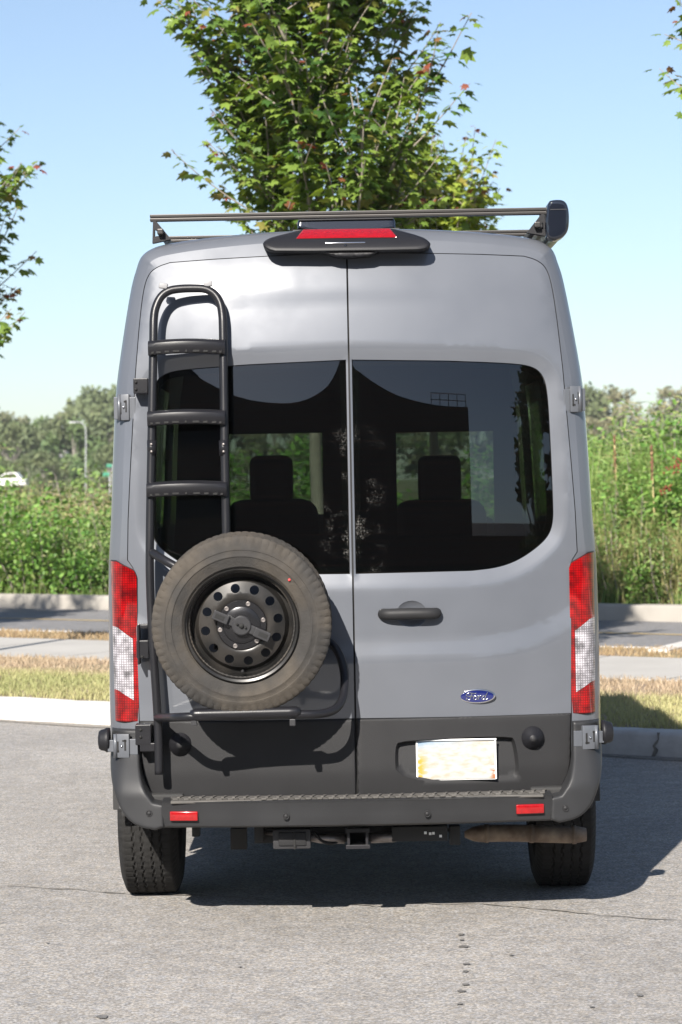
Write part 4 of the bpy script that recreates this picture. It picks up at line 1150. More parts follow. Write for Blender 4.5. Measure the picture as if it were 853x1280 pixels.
# cracks and drips on the asphalt
def crack(name, pix, w, m_, parent, z=.0042, jit=.02, seed=1):
    r_ = random.Random(seed); P = np.array([ground_at(a, b_)[:2] for a, b_ in pix]); P = resample(P, .05, False); v = []; f = []
    T = np.gradient(P, axis=0); T /= np.linalg.norm(T, axis=1)[:, None]; Nn = np.stack([-T[:, 1], T[:, 0]], 1)
    off_ = 0
    for i, p in enumerate(P):
        off_ = off_ * .85 + r_.uniform(-jit, jit); ww = w * r_.uniform(.15, 1.0) * min(1, i / 4, (len(P) - 1 - i) / 4 + .05)
        a = p + Nn[i] * (off_ + ww); b_ = p + Nn[i] * (off_ - ww)
        v += [(a[0], a[1], z), (b_[0], b_[1], z)]
    for i in range(len(P) - 1): f.append((2 * i, 2 * i + 1, 2 * i + 3, 2 * i + 2))
    return mk(name, v, f, m_, parent, smooth=False)
crack('crack', [(-10, 1107), (60, 1112), (150, 1117), (240, 1121), (380, 1130), (470, 1136), (520, 1130)], .010, M['crack'], lot, seed=2)
crack('crack', [(500, 1128), (600, 1131), (690, 1140), (760, 1147), (853, 1153)], .012, M['crack'], lot, seed=3)
crack('crack', [(690, 1100), (770, 1103), (800, 1100)], .010, M['crack'], lot, seed=4)
def blot(name, px_, py_, r, parent, m_, seed, z=.0044):
    r_ = random.Random(seed); c = ground_at(px_, py_); n = 14
    v = [(c[0], c[1], z)] + [(c[0] + r * r_.uniform(.5, 1.2) * math.cos(2 * math.pi * k / n), c[1] + r * r_.uniform(.5, 1.2) * math.sin(2 * math.pi * k / n) * 1.3, z) for k in range(n)]
    mk(name, v, [(0, 1 + k, 1 + (k + 1) % n) for k in range(n)], m_, parent, smooth=False)
for i, (a, b_, r) in enumerate(((577, 1169, .014), (578, 1176, .012), (580, 1184, .02), (584, 1206, .016), (582, 1215, .014), (582, 1232, .015), (577, 1240, .016), (575, 1256, .014), (800, 1245, .018), (640, 1195, .010), (128, 1272, .02), (300, 1210, .008), (740, 1260, .012), (60, 1180, .008))):
    blot('oil_drip', a, b_, r, lot, M['oil'], i)
def kcrack(px_, seed):
    r_ = random.Random(seed); v = []; f = []
    g = np.array(ground_at(px_, 946)[:2]); t0 = float(g @ KD)
    zz = np.linspace(.005, .15, 8); off_ = 0
    for k, z in enumerate(zz):
        off_ += r_.uniform(-.018, .018); w = r_.uniform(.003, .016)
        for s_ in (-1, 1): p = sk(13.094 + .012 * z / .15, t0 + off_ + s_ * w); v.append((p[0], p[1], z))
    for k in range(7): f.append((2 * k, 2 * k + 1, 2 * k + 3, 2 * k + 2))
    mk('kerb_crack', v, f, M['crack'], kb, smooth=False)
kcrack(818, 5)

# ================================================================== GRASS
def set_col(me, cols_per_vert):
    a = me.color_attributes.new('Col', 'FLOAT_COLOR', 'POINT')
    c = np.ones((len(me.vertices), 4), np.float32); c[:, :3] = cols_per_vert; a.data.foreach_set('color', c.ravel())

def blades(name, pos, hgt, wid, cols, m_, lean_=.5, parent=None):
    n = len(pos); th = nr.uniform(0, 2 * np.pi, n); dx = np.stack([np.cos(th), np.sin(th), np.zeros(n)], 1)
    ph = nr.uniform(0, 2 * np.pi, n); ln = nr.uniform(.1, 1, n)[:, None] * lean_ * hgt[:, None] * np.stack([np.cos(ph), np.sin(ph), np.zeros(n)], 1)
    up = np.array([0, 0, 1.0]) * hgt[:, None]
    a = pos - dx * wid[:, None]; b_ = pos + dx * wid[:, None]; c = pos + up * .6 + ln * .35 + dx * wid[:, None] * .6; d = pos + up * .6 + ln * .35 - dx * wid[:, None] * .6; e = pos + up * .95 + ln
    v = np.stack([a, b_, c, d, e], 1).reshape(-1, 3)
    k = np.arange(n)[:, None] * 5
    q4 = (k + np.array([0, 1, 2, 3])).tolist(); t3 = (k + np.array([3, 2, 4])).tolist()
    o = mk(name, v, q4 + t3, m_, parent, smooth=False)
    set_col(o.data, np.repeat(cols, 5, 0)); return o

def mixcol(t, a, b_): t = np.asarray(t)[:, None]; return np.array(a) * (1 - t) + np.array(b_) * t
def patch(P, f1, f2): return .5 + .5 * np.sin(P[:, 0] * f1 + 1.3 * np.sin(P[:, 1] * f2)) * np.sin(P[:, 1] * f1 * .8 + np.sin(P[:, 0] * f2))
# lawn by the lot: visible wedges left and right of the van (and behind it)
n = 75000
t = nr.uniform(-8.5, 5.5, n) - 8.0 * 0; s_ = 13.28 + 3.15 * nr.uniform(0, 1, n)
t = nr.uniform(-15.5, -3.0, n)
P = np.stack([KN[0] * s_ + KD[0] * t, KN[1] * s_ + KD[1] * t, np.full(n, .146)], 1)
dryf = np.clip((s_ - 14.9) / .5 + .5 * (patch(P, 2.1, 1.7) - .5), 0, 1)
col = mixcol(np.clip(patch(P, 1.2, .9) * .7 + nr.uniform(0, .5, n), 0, 1), (.22, .25, .095), (.44, .40, .205))
col = col * (1 - dryf[:, None]) + mixcol(nr.uniform(0, 1, n), (.45, .36, .25), (.33, .25, .165)) * dryf[:, None]
keep = nr.uniform(0, 1, n) > dryf * .45
tag(blades('lawn_grass', P[keep], nr.uniform(.02, .06, n)[keep], nr.uniform(.003, .006, n)[keep], col[keep], M['grass'], .8), 'short sun-bleached grass on the strip behind the kerb', 'grass', kind='stuff')
n = 12000
s_ = 18.5 + .9 * nr.uniform(0, 1, n); t = nr.uniform(-19, -3.5, n)
P = np.stack([KN[0] * s_ + KD[0] * t, KN[1] * s_ + KD[1] * t, np.full(n, .144)], 1)
tag(blades('verge_grass', P, nr.uniform(.02, .06, n), nr.uniform(.004, .007, n), mixcol(nr.uniform(0, 1, n), (.40, .31, .18), (.26, .18, .10)), M['grass'], .8), 'dry brown grass on the verge along the road', 'grass', kind='stuff')

# ================================================================== STREET TREES
LEAF = np.array([(0, 0, 0), (-.18, .10, .02), (-.46, .22, -.03), (-.30, .40, .02), (-.42, .70, -.05), (-.17, .62, .03), (0, 1.0, -.06), (.17, .62, .03), (.42, .70, -.05), (.30, .40, .02), (.46, .22, -.03), (.18, .10, .02), (0, .42, .06)])
LEAF_F = [(12, i, i + 1) for i in range(0, 11)] + [(12, 11, 0)]
def leaf_frames(dirs, nrm):
    y = dirs / np.linalg.norm(dirs, axis=1)[:, None]
    x = np.cross(y, nrm); x /= np.linalg.norm(x, axis=1)[:, None] + 1e-9
    z = np.cross(x, y); return x, y, z
def leaves_mesh(pos, dirs, nrm, size, shape=LEAF, faces=LEAF_F):
    x, y, z = leaf_frames(dirs, nrm); k = len(shape)
    v = pos[:, None, :] + size[:, None, None] * (shape[None, :, 0:1] * x[:, None, :] + shape[None, :, 1:2] * y[:, None, :] + shape[None, :, 2:3] * z[:, None, :])
    b_ = (np.arange(len(pos)) * k)
    F_ = (np.array(faces)[None] + b_[:, None, None]).reshape(-1, len(faces[0]))
    return v.reshape(-1, 3), F_.tolist()

def maple(base, height, spread, label, seed, single=0, clear=1.7, tint=None):
    r_ = np.random.default_rng(seed)
    root = thing('maple_tree', label, 'tree', (base[0], base[1], base[2]), 'young maples planted along the strip')
    B0 = np.array(base); W_ = MB()
    trunk = np.array([B0 + (0, 0, -.05)] + [B0 + np.array([.04 * math.sin(z * 1.3 + seed), .04 * math.cos(z * 1.1 + seed), z]) for z in np.linspace(.3, height * .93, 14)])
    W_.add(*tube_vf(trunk, np.interp(np.linspace(0, 1, 15), [0, .1, 1], [.085, .06, .008]), 10))
    shoots = []
    def grow(p, d, L_, r0, lev):
        n = max(5, int(L_ / .09)); pts = [p]; dd = d / np.linalg.norm(d)
        for i in range(n):
            dd = dd + r_.normal(0, .035, 3) + np.array([0, 0, .035 if lev else .05]); dd /= np.linalg.norm(dd)
            pts.append(pts[-1] + dd * L_ / n)
        pts = np.array(pts); W_.add(*tube_vf(pts, np.linspace(r0, .003, len(pts)), 5 if lev else 7, cap=False)); shoots.append((pts, lev)); return pts
    nl = 23
    for i in range(nl):
        z = clear + (height * .80 - clear) * (i / (nl - 1)) ** .9
        p = np.array([np.interp(z, trunk[:, 2] - B0[2], trunk[:, 0]), np.interp(z, trunk[:, 2] - B0[2], trunk[:, 1]), z + B0[2]])
        a = i * 2.4 + r_.uniform(-.4, .4); el = math.radians(r_.uniform(42, 66))
        L_ = (height + .25 - z) * r_.uniform(.42, .62) if z < height * .55 else (height - z) * r_.uniform(.55, .95)
        L_ = min(L_, spread * 1.75)
        d = np.array([math.cos(a) * math.cos(el), math.sin(a) * math.cos(el), math.sin(el)])
        pts = grow(p, d, L_, .022, 0)
        for k in range(int(5 + L_ * 6)):
            j = int(r_.uniform(.12, .93) * (len(pts) - 1)); a2 = r_.uniform(0, 6.28); e2 = math.radians(r_.uniform(25, 75))
            if k % 3 == 0: a2 = a + r_.uniform(-.8, .8)
            grow(pts[j], np.array([math.cos(a2) * math.cos(e2), math.sin(a2) * math.cos(e2), math.sin(e2)]), r_.uniform(.35, 1.0) * (1.25 - .5 * j / len(pts)), .008, 1)
    mk('trunk', W_.v, W_.f, M['bark'], root)
    pos = []; dirs = []; sz = []; tip = []
    for pts, lev in shoots:
        seg = np.linalg.norm(np.diff(pts, axis=0), axis=1).sum(); n = int(seg / .048)
        start = .35 if lev == 0 else .08
        for i in range(n):
            t = start + (1 - start) * (i + r_.uniform(-.2, .2)) / max(n - 1, 1); t = min(max(t, 0), 1)
            f_ = t * (len(pts) - 1); j = min(int(f_), len(pts) - 2); p = pts[j] + (pts[j + 1] - pts[j]) * (f_ - j)
            a0 = i * 1.57 + r_.uniform(-.5, .5)
            for a in (a0, a0 + math.pi):
                if r_.uniform() < .12: continue
                d = np.array([math.cos(a), math.sin(a), r_.uniform(-.55, .25)])
                pos.append(p + d * r_.uniform(.02, .07)); dirs.append(d + np.array([0, 0, -.25])); sz.append(r_.uniform(.08, .150) * (1 - .35 * max(0, t - .7) / .3)); tip.append(t if lev == 0 or r_.uniform() < .8 else 0)
    pos = np.array(pos); dirs = np.array(dirs); sz = np.array(sz); tip = np.array(tip); n = len(pos)
    nrm = np.tile([0, 0, 1.0], (n, 1)) + r_.normal(0, .38, (n, 3))
    g = r_.uniform(0, 1, n)
    col = mixcol(g, (.065, .125, .022), (.19, .27, .05)); yl_ = r_.uniform(0, 1, n) < .10; col[yl_] = mixcol(r_.uniform(0, 1, yl_.sum()), (.15, .19, .04), (.20, .18, .05))
    if tint is not None: col = col * np.array(tint)
    rd = ((tip > .93) & (r_.uniform(0, 1, n) < .30)) | (r_.uniform(0, 1, n) < .004)
    col[rd] = mixcol(r_.uniform(0, 1, rd.sum()), (.21, .055, .035), (.17, .10, .035))
    order = np.argsort(pos[:, 1] - .25 * np.abs(pos[:, 0] - B0[0])) if single else None
    sel = np.zeros(n, bool)
    if single:
        vis = (pos[:, 2] > 3.5) & (pos[:, 2] < 5.95); cand = [i for i in order if vis[i]][:single * 4]; sel[np.array(cand)[::4]] = True
    v, f = leaves_mesh(pos[~sel], dirs[~sel], nrm[~sel], sz[~sel])
    cr = mk('crown', v, f, M['leaf'], root, smooth=False); set_col(cr.data, np.repeat(col[~sel], len(LEAF), 0)); cr['kind'] = 'stuff'
    if single:
        base_me = []
        for c in ((.045, .10, .022), (.075, .135, .03), (.032, .075, .02), (.19, .06, .035)):
            me = bpy.data.meshes.new('leaf'); me.from_pydata(LEAF.tolist(), [], LEAF_F); me.materials.append(M['leaf']); set_col(me, np.tile(c, (len(LEAF), 1))); base_me.append(me)
        x, y, z = leaf_frames(dirs[sel], nrm[sel])
        for k, i in enumerate(np.where(sel)[0]):
            o_ = bpy.data.objects.new('leaf', base_me[3 if rd[i] else k % 3]); COL.objects.link(o_); o_.parent = root; ORG[o_.name] = ORG[root.name]
            R = np.eye(4); R[:3, 0] = x[k] * sz[i]; R[:3, 1] = y[k] * sz[i]; R[:3, 2] = z[k] * sz[i]; R[:3, 3] = pos[i] - B0
            o_.matrix_local = Matrix(R.tolist())
    return root
ct = np.array([-.16, 19.2]); kd2 = np.array([KD[0], KD[1]])
maple((ct[0], ct[1], .146), 6.9, 1.3, 'maple with red shoot tips rising behind the van roof', 21, 280, clear=2.2)
p = ct - kd2 * 4.38; maple((p[0], p[1], .146), 5.25, 1.7, 'maple whose trunk shadow crosses the sidewalk near the brown verge', 5, clear=2.1)
p = ct + kd2 * 4.42; maple((p[0], p[1], .146), 7.0, 1.9, 'maple overhanging the lawn where the van shadow falls', 34)

p = ct - kd2 * 8.4; maple((p[0], p[1], .146), 6.6, 1.5, 'maple standing farthest along the lawn, its crown shading the road', 51, clear=2.1)

maple((.93, 23.25, .14), 4.9, .55, 'slender pale yellow-green sapling on the verge behind the van roof', 77, clear=2.0, tint=(1.7, 1.45, 1.3))

# ================================================================== BANK OF SHRUBS AND TALL GRASS
OVAL = np.array([(0, 0, 0), (-.24, .32, .03), (-.20, .72, .0), (0, 1, -.04), (.20, .72, .0), (.24, .32, .03)])
OVAL_F = [(0, 1, 2), (0, 2, 3), (0, 3, 4), (0, 4, 5)]
OVAL_F = [(0, 5, 4, 3, 2, 1)]
LANCE = np.array([(0, 0, 0), (-.11, .35, .02), (0, 1, -.12), (.11, .35, .02)]); LANCE_F = [(0, 3, 2, 1)]
def shrub_mesh(seed, rx, h, nleaf, lsz, ca, cb, shape, faces, cc=None, rough_top=.35):
    r_ = np.random.default_rng(seed); W_ = MB(); pos = []; dirs = []
    ns = 16
    for i in range(ns):
        a = i * 2.4; rr_ = rx * math.sqrt((i + .5) / ns); hh = h * (1 - .35 * (rr_ / rx) ** 2) * r_.uniform(1 - rough_top, 1.05)
        p0 = np.array([rr_ * .45 * math.cos(a), rr_ * .45 * math.sin(a), -.05]); p1 = np.array([rr_ * math.cos(a) + r_.normal(0, .06), rr_ * math.sin(a) + r_.normal(0, .06), hh])
        pm_ = (p0 + p1) / 2 + r_.normal(0, .06, 3); pts = catmull([p0, pm_, p1], 5)
        W_.add(*tube_vf(pts, np.linspace(.014, .004, len(pts)), 4, cap=False))
        m_ = nleaf // ns; ts = r_.uniform(.12, 1, m_) ** .8
        for t in ts:
            j = t * (len(pts) - 1); k = min(int(j), len(pts) - 2); p = pts[k] + (pts[k + 1] - pts[k]) * (j - k)
            sp_ = .30 * rx * (1.1 - .65 * t)
            pos.append(p + r_.normal(0, sp_, 3) * (1, 1, .75)); d = r_.normal(0, 1, 3); d[2] = d[2] * .5 + .1; dirs.append(d)
    pos = np.array(pos); dirs = np.array(dirs); n = len(pos); pos[:, 2] = np.maximum(pos[:, 2], .02)
    nrm = np.tile([0, -.35, 1.0], (n, 1)) + r_.normal(0, .5, (n, 3))
    v, f = leaves_mesh(pos, dirs, nrm, lsz * r_.uniform(.6, 1.3, n), shape, faces)
    me = bpy.data.meshes.new('foliage'); me.from_pydata(v.tolist(), [], f); me.materials.append(M['leaf_shrub'])
    col = mixcol(r_.uniform(0, 1, n), ca, cb) * 1.55
    if cc is not None: k = r_.uniform(0, 1, n) < .13; col[k] = cc
    set_col(me, np.repeat(col, len(shape), 0))
    ms = bpy.data.meshes.new('stems'); ms.from_pydata([tuple(map(float, p)) for p in W_.v], [], W_.f); ms.materials.append(M['bark'])
    return me, ms
kinds = [
    (shrub_mesh(1, .95, 1.5, 3000, .105, (.040, .105, .018), (.130, .215, .045), OVAL, OVAL_F, (.22, .27, .09)), 'bright green broad-leaved shrub'),
    (shrub_mesh(2, .85, 1.7, 2600, .075, (.060, .115, .030), (.155, .205, .065), OVAL, OVAL_F, (.27, .27, .13)), 'yellowish green leafy shrub'),
    (shrub_mesh(3, .90, 1.3, 2600, .115, (.025, .070, .014), (.090, .170, .030), OVAL, OVAL_F, (.15, .24, .06)), 'dark green dense shrub'),
    (shrub_mesh(4, .80, 2.1, 3600, .11, (.070, .125, .035), (.17, .23, .07), LANCE, LANCE_F, (.32, .29, .14)), 'tall willowy shrub with narrow leaves'),
    (shrub_mesh(5, .75, 1.2, 2200, .10, (.12, .14, .05), (.30, .26, .12), LANCE, LANCE_F, (.40, .32, .16)), 'tan and olive half-dry bush'),
    (shrub_mesh(6, .95, 2.3, 5000, .085, (.055, .125, .025), (.14, .235, .05), OVAL, OVAL_F, (.22, .28, .09)), 'high fresh green shrub with large leaves'),
]
def shrub(k, s_, t, sc, label, rot, grp='shrubs on the bank across the road', zs=1.0):
    (me, ms), _ = kinds[k]; p = sk(s_, t)
    root = thing('shrub', label, 'shrub', (p[0], p[1], .14), grp); root.rotation_euler = (0, 0, rot); root.scale = (sc, sc, sc * zs)
    for nm, mm in (('foliage', me), ('stems', ms)):
        o_ = bpy.data.objects.new(nm, mm); COL.objects.link(o_); o_.parent = root
        if nm == 'foliage': o_['kind'] = 'stuff'
    return root
def st_of(px_, s_):
    """t along the kerb where the photo column px_ meets station s_"""
    u = (px_ - CX) / F; return s_ * (u * KN[1] - KN[0]) / (KD[0] - u * KD[1])
where = ['beside the far kerb', 'in the second row of the bank', 'at the back of the bank']
rs = random.Random(3)
lay = []
for px_ in range(-60, 250, 34): lay.append((px_, 25.95, rs.choice([0, 2, 0, 1]), rs.uniform(.55, .95), 0))
for px_ in range(-75, 260, 26): lay.append((px_, 27.3, rs.choice([0, 1, 2, 4, 0]), rs.uniform(.65, 1.10), 1))
for px_ in range(-80, 270, 30): lay.append((px_, 29.2, rs.choice([4, 4, 1, 3]), rs.uniform(.75, 1.25), 2))
for px_ in range(280, 660, 46): lay.append((px_, 26.6, rs.choice([0, 1, 2, 5]), rs.uniform(.9, 1.2), 0))
for px_ in range(690, 900, 30): lay.append((px_, 25.9, rs.choice([3, 1, 0, 4]), rs.uniform(.35, .70), 0))
for px_ in range(680, 920, 30): lay.append((px_, 27.0, rs.choice([5, 3, 1, 4]), rs.uniform(.65, 1.0), 1))
for px_ in range(670, 930, 32): lay.append((px_, 28.6, rs.choice([5, 3, 5]), rs.uniform(.9, 1.3), 2))
for px_, s_, k, sc, w in lay:
    jx = px_ + rs.uniform(-8, 8); s2 = s_ + rs.uniform(-.2, .2)
    shrub(k, s2, st_of(jx, s2), sc, kinds[k][1] + ' ' + where[w], rs.uniform(0, 6.28), f'{kinds[k][1]}, row {where[w]}')

# tall grass and weeds among them
def tall(name, n, pxr, sr, hr, ca, cb, wid, label, seed):
    r_ = np.random.default_rng(seed); s_ = r_.uniform(*sr, n); px_ = r_.uniform(*pxr, n)
    cl = r_.integers(0, max(1, n // 60), n); cs = r_.uniform(*sr, n // 60 + 1); cpx = r_.uniform(*pxr, n // 60 + 1)
    s_ = cs[cl] + r_.normal(0, .12, n); px_ = cpx[cl] + r_.normal(0, 7, n)
    t = st_of(px_, s_); P = np.stack([KN[0] * s_ + KD[0] * t, KN[1] * s_ + KD[1] * t, np.full(n, .13)], 1)
    hh = r_.uniform(*hr, len(cs))[cl] * r_.uniform(.5, 1.1, n)
    return tag(blades(name, P, hh, np.full(n, wid), mixcol(r_.uniform(0, 1, n), ca, cb), M['grass'], .45), label, 'grass', kind='stuff')
tall('tall_dry_grass', 5200, (-40, 260), (28.6, 31.5), (1.2, 1.75), (.44, .36, .20), (.30, .27, .12), .010, 'tall tan grass behind the shrubs on the bank', 1)
tall('tall_dry_grass', 6000, (735, 900), (25.8, 27.0), (.7, 1.25), (.42, .36, .18), (.22, .24, .08), .008, 'straw-coloured grass tufts beside the far kerb', 2)
tall('reed_grass', 9000, (725, 900), (26.4, 28.6), (1.2, 2.3), (.10, .19, .04), (.27, .33, .10), .010, 'tall green reed grass among the shrubs', 3)
tall('weeds', 3500, (-30, 900), (25.3, 25.9), (.15, .45), (.07, .14, .03), (.20, .24, .07), .010, 'low green weeds along the top of the far kerb', 4)

def stalk(px_, py0, py1, s_, label, head):
    t = st_of(px_, s_); p = sk(s_, t); zt_ = at(px_, py0, p[1])[2]
    root = thing('dry_stalk', label, 'plant', (p[0], p[1], .13), 'dry dock stalks on the bank')
    pts = [(p[0], p[1], .1), (p[0] + .03, p[1], zt_ * .5), (p[0] + .01, p[1], zt_)]
    mk('stem', *tube_vf(catmull(pts, 5), .010, 5), M['straw'], root)
    r_ = random.Random(int(px_)); S = MB()
    for i in range(45):
        z = zt_ - head * r_.uniform(0, 1); a = r_.uniform(0, 6.28); w = .020 * (1.1 - abs(z - zt_ + head / 2) / head)
        S.add(*tube_vf([(p[0] + .012, p[1], z), (p[0] + .012 + w * math.cos(a), p[1] + w * math.sin(a), z + .05)], [.012, .006], 4))
    mk('seed_head', S.v, S.f, M['stalk'], root)['kind'] = 'stuff'
stalk(768, 548, 600, 26.3, 'brown dock stalk with narrow seed head near the van side', .55)
stalk(814, 560, 640, 26.2, 'brown dock stalk beside the red-berried shrub', .42)
r_ = random.Random(8)
s_ = 26.7; t = st_of(848, s_); p = sk(s_, t)
root = shrub(5, s_, t, .95, 'green shrub bearing clusters of red berries', 1.0, 'red-berried shrub')
BR = MB()
for cxp_, cyp_ in ((846, 583), (839, 588), (851, 577), (836, 611), (829, 613)):
    c = at(cxp_, cyp_, p[1] - .95)
    for i in range(9):
        d = (r_.gauss(0, .035), r_.gauss(0, .03), r_.gauss(0, .03)); BR.add(*lathe_vf([(0, -.013), (.012, -.006), (.012, .006), (0, .013)], 6, (c[0] + d[0], c[1] + d[1], c[2] + d[2]), 'Z'))
o_ = mk('berries', BR.v, BR.f, M['berry'], None); tag(o_, 'clusters of small red berries on the green shrub', 'berries', kind='stuff')

# ================================================================== FAR TREES AND THINGS
def far_tree_mesh(seed, h, w, n, ca, cb, lsz, nc=22):
    r_ = np.random.default_rng(seed); W_ = MB(); W_.add(*tube_vf([(0, 0, -.3), (.1, 0, h * .4), (0, .1, h * .85)], [.22, .14, .04], 6))
    cl = []
    for i in range(nc):
        a = r_.uniform(0, 6.28); z = h * r_.uniform(.18, .95); rr_ = w * math.sqrt(r_.uniform(.05, 1)) * math.sin(math.pi * min(1, (z / h) * .85 + .12)) ** .6
        cl.append((rr_ * math.cos(a), rr_ * math.sin(a), z, r_.uniform(.5, 1.15) * w * .34))
        W_.add(*tube_vf([(0, 0, z * .6), (rr_ * math.cos(a), rr_ * math.sin(a), z)], [.07, .02], 4))
    cl = np.array(cl); k = r_.integers(0, len(cl), n); d = r_.normal(0, 1, (n, 3)); d /= np.linalg.norm(d, axis=1)[:, None]
    pos = cl[k, :3] + d * cl[k, 3:4] * r_.uniform(.4, 1.1, n)[:, None]; pos[:, 2] = np.maximum(pos[:, 2], .2)
    v, f = leaves_mesh(pos, r_.normal(0, 1, (n, 3)), d + r_.normal(0, .4, (n, 3)), lsz * r_.uniform(.6, 1.3, n), OVAL, OVAL_F)
    me = bpy.data.meshes.new('crown'); me.from_pydata(v.tolist(), [], f); me.materials.append(M['leaf_far']); tone = r_.uniform(0, 1, len(cl))[k] * .6 + r_.uniform(0, .4, n)
    set_col(me, np.repeat(mixcol(tone, ca, cb), len(OVAL), 0))
    ms = bpy.data.meshes.new('trunk'); ms.from_pydata([tuple(map(float, p)) for p in W_.v], [], W_.f); ms.materials.append(M['bark_far'])
    return me, ms
fk = [(far_tree_mesh(1, 10, 3.3, 1800, (.075, .105, .05), (.165, .19, .085), .62), 'olive green'), (far_tree_mesh(2, 11, 2.8, 1700, (.10, .12, .065), (.20, .20, .11), .6), 'grey-green'),
      (far_tree_mesh(3, 9, 3.6, 1900, (.055, .10, .04), (.13, .18, .06), .62), 'mid green'), (far_tree_mesh(4, 11, 2.6, 1100, (.13, .135, .075), (.24, .22, .13), .55), 'sparse pale')]
def far_tree(k, px_, top, Y, label, grp, wsc=1.0):
    (me, ms), _ = fk[k]; p = at(px_, top, Y); h0 = (10, 11, 9, 11)[k]; sc = p[2] / h0
    root = thing('far_tree', label, 'tree', (p[0], Y, -.05), grp); root.scale = (sc * wsc, sc * wsc, sc); root.rotation_euler = (0, 0, px_ * .7)
    for nm, mm in (('crown', me), ('trunk', ms)):
        o_ = bpy.data.objects.new(nm, mm); COL.objects.link(o_); o_.parent = root
        if nm == 'crown': o_['kind'] = 'stuff'
rf = random.Random(12)
for row, Y, tops in ((0, 275, [(-70, 500), (-35, 490), (-8, 503), (22, 512), (50, 522), (80, 505), (108, 488), (138, 487), (170, 490), (205, 498), (245, 492), (290, 500), (340, 495), (390, 505), (440, 498), (490, 492), (540, 500), (590, 496), (640, 502), (690, 488), (722, 480), (752, 477), (778, 482), (803, 520), (826, 505), (846, 480), (880, 488), (915, 495)]),
                     (1, 235, [(-55, 540), (-20, 530), (10, 532), (38, 540), (66, 528), (95, 530), (128, 520), (160, 528), (235, 530), (320, 530), (400, 535), (470, 530), (560, 530), (650, 525), (715, 522), (745, 515), (775, 522), (808, 538), (838, 520), (870, 520), (905, 525)]),
                     (2, 190, [(-30, 566), (2, 570), (30, 573), (57, 560), (84, 572), (112, 566), (142, 560), (730, 545), (762, 548), (796, 552), (830, 545), (862, 550)])):
    for px_, top in tops:
        k = rf.choice([0, 1, 2, 0] if px_ < 700 else [1, 3, 0, 1]) if row < 2 else rf.choice([2, 0])
        nm = fk[k][1]; side = 'to the left of the van' if px_ < 430 else 'to the right of the van'
        rowt = ('on the skyline', 'halfway up the distant wood', 'at the foot of the distant wood')[row]
        far_tree(k, px_ + rf.uniform(-5, 5), top + rf.uniform(-5, 5), Y + rf.uniform(-10, 10), f'{nm} tree {rowt} {side}', f'{nm} far trees {rowt} {side}', rf.uniform(.8, 1.15))

Yl = 180.0
pb = at(107.5, 600, Yl); lt = thing('street_lamp', 'tall pale street lamp with curved arm in front of far trees', 'street lamp', (pb[0], Yl, -.05))
zt_ = at(107, 534, Yl)[2]; p1 = at(107.5, 540, Yl); p2 = at(104, 530, Yl); p3 = at(98, 527.5, Yl); p4 = at(93, 528, Yl)
mk('pole', *tube_vf(catmull([(pb[0], Yl, -.05), (pb[0], Yl, 2.5), p1, p2, p3, p4], 6), np.linspace(.055, .03, 31), 8), M['galv'], lt)
mk('lamp_head', *box_vf((p4[0] - .1, Yl, p4[2]), (.55, .25, .12), .04), M['galv'], lt)
def sign(px_, py_, w, h, Y, label):
    p = at(px_, py_, Y); rt = thing('road_sign', label, 'sign', (p[0], Y, -.05))
    mk('sign_board', *box_vf((p[0], Y, p[2]), (w * Y / F, .03, h * Y / F), .01), M['sign'], rt, smooth=False)
    mk('post', *tube_vf([(p[0] + .2, Y + .06, -.1), (p[0] + .2, Y + .06, p[2] + .1)], .04, 8), M['galv'], rt)
sign(137, 582, 7, 4, 150, 'small green road sign, the upper of two near the van'); sign(133, 593, 8, 5, 146, 'small green road sign, the lower of two near the van')
# white parked vehicles far off on the left
def far_car(px0, px1, py0, py1, Y, label):
    a = at(px0, py0, Y); c = at(px1, py1, Y); w = c[0] - a[0]; zt_ = a[2]; zb_ = max(.3, c[2]); rt = thing('parked_car', label, 'car', ((a[0] + c[0]) / 2, Y, -.05))
    x0, x1 = a[0], c[0]; hh = zt_ - zb_
    pr = np.array([(x0, zb_), (x1, zb_), (x1, zb_ + hh * .45), (x1 - w * .16, zb_ + hh * .55), (x1 - w * .30, zt_), (x0 + w * .35, zt_ - hh * .05), (x0 + w * .12, zb_ + hh * .5), (x0, zb_ + hh * .42)])
    v, f = plate_vf(pr, lambda x, z: np.full(len(x), Y - .8), res=.4, rim=1.6); mk('body', v, f, M['white'], rt, smooth=False)
    wn_ = np.array([(x0 + w * .2, zb_ + hh * .55), (x1 - w * .24, zb_ + hh * .58), (x1 - w * .34, zt_ - hh * .08), (x0 + w * .36, zt_ - hh * .12)])
    v, f = plate_vf(wn_, lambda x, z: np.full(len(x), Y - .83), res=.4, rim=.03); mk('window', v, f, M['glass_side'], rt, smooth=False)
    for xx in (x0 + w * .2, x1 - w * .2): mk('wheel', *lathe_vf([(0, -.1), (.28, -.1), (.3, 0), (.3, .1)], 16, (xx, Y - .78, .25)), M['rubber'], rt)
far_car(-6, 34, 591, 606, 165, 'white car parked behind the shrubs near the left maple'); far_car(74, 88, 564.5, 573, 240, 'small white vehicle roof among the far trees')

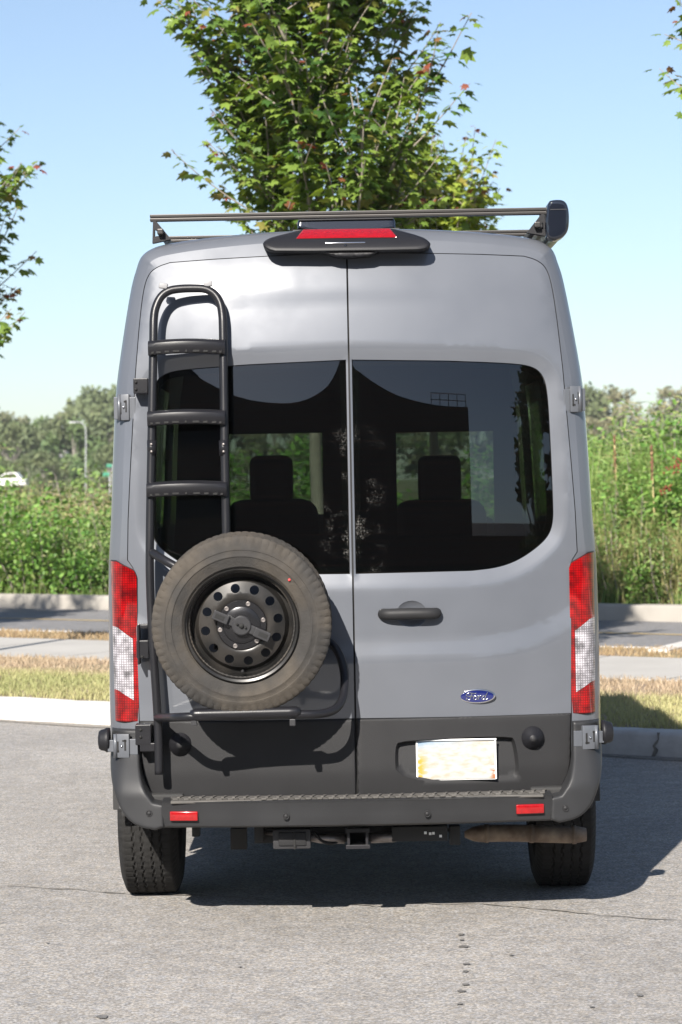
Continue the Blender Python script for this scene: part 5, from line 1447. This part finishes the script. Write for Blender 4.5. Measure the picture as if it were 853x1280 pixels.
# ================================================================== WHAT THE REAR WINDOWS MIRROR: a hall and a poplar across the lot
hall = thing('hall_building', 'dark hall with swooping roof and roof railing mirrored in the rear windows', 'building', (-4, -34, 0))
def az_pt(az, el, Yb): d = 9.3 - Yb; return (d * math.tan(math.radians(az)), 1.9 + d / math.cos(math.radians(az)) * math.tan(math.radians(el)))
Yb = -34
crv = catmull([az_pt(a_, e_, Yb) for a_, e_ in ((-36, 21), (-28, 18.5), (-21, 16), (-15, 14), (-9, 13.4), (-5, 14), (-2, 15.8), (-.4, 19), (.6, 19), (1.2, 17.2), (3, 15.8), (7, 14.0), (12, 12.9), (16.5, 12.5))], 4)
o3 = np.vstack([crv, [(crv[-1][0], -.05), (crv[0][0], -.05)]])[::-1]
v, f = plate_vf(o3, lambda x, z: np.full(len(x), Yb - 9.0), res=1.5, rim=9.0)
mk('wall', v, [t[::-1] for t in f], M['wall_b'], hall, smooth=False)
v, f = plate_vf(o3, lambda x, z: np.full(len(x), float(Yb)), res=1.5, rim=0)
mk('facade', v, [t[::-1] for t in f], M['wall_b'], hall, smooth=False)
x1_, z1_ = crv[-1]; 
for k in range(5): mk('railing_post', *tube_vf([(x1_ - .15 - k * .95, Yb - .3, z1_ - .3), (x1_ - .15 - k * .95, Yb - .3, z1_ + 1.1)], .04, 6), M['under'], hall)
for dz in (.55, 1.1): mk('railing_bar', *tube_vf([(x1_ - .1, Yb - .3, z1_ + dz), (x1_ - 4.0, Yb - .3, z1_ + dz + .1)], .035, 6), M['under'], hall)
shed = thing('low_shed', 'long low dark shed mirrored under the sky in the right rear window', 'building', (26, -46, 0))
mk('wall', *box_vf((27, -50, 3.0), (22, 8, 6.1)), M['wall_b'], shed, smooth=False)
mk('roof', [(15.6, -45.6, 6.05), (38.4, -45.6, 6.05), (38.4, -50, 7.2), (15.6, -50, 7.2), (38.4, -54.4, 6.05), (15.6, -54.4, 6.05)], [(0, 1, 2, 3), (3, 2, 4, 5)], M['wall_b'], shed, smooth=False)
me, ms = far_tree_mesh(9, 15, 1.7, 7000, (.020, .045, .016), (.05, .085, .028), .5, 90)
pop = thing('poplar_tree', 'dark columnar tree mirrored at the edge of the right rear window', 'tree', (18.2, -29, 0))
for nm, mm in (('crown', me), ('trunk', ms)):
    o_ = bpy.data.objects.new(nm, mm); COL.objects.link(o_); o_.parent = pop
    if nm == 'crown': o_['kind'] = 'stuff'

# ================================================================== AIR
hv, hf = box_vf((0, 125, 14), (520, 420, 30.9))
hz_ = mk('haze', hv, hf, None, None, smooth=False); tag(hz_, 'thin pale summer haze in the air', 'haze', kind='stuff')
hm = bpy.data.materials.new('haze'); hm.use_nodes = True; N, L = nodes_of(hm); N.remove(N['Principled BSDF'])
pv = N.new('ShaderNodeVolumePrincipled'); pv.inputs['Color'].default_value = (.86, .90, .96, 1); pv.inputs['Density'].default_value = .00022; pv.inputs['Anisotropy'].default_value = .0
L.new(pv.outputs[0], N['Material Output'].inputs['Volume']); hz_.data.materials.append(hm)
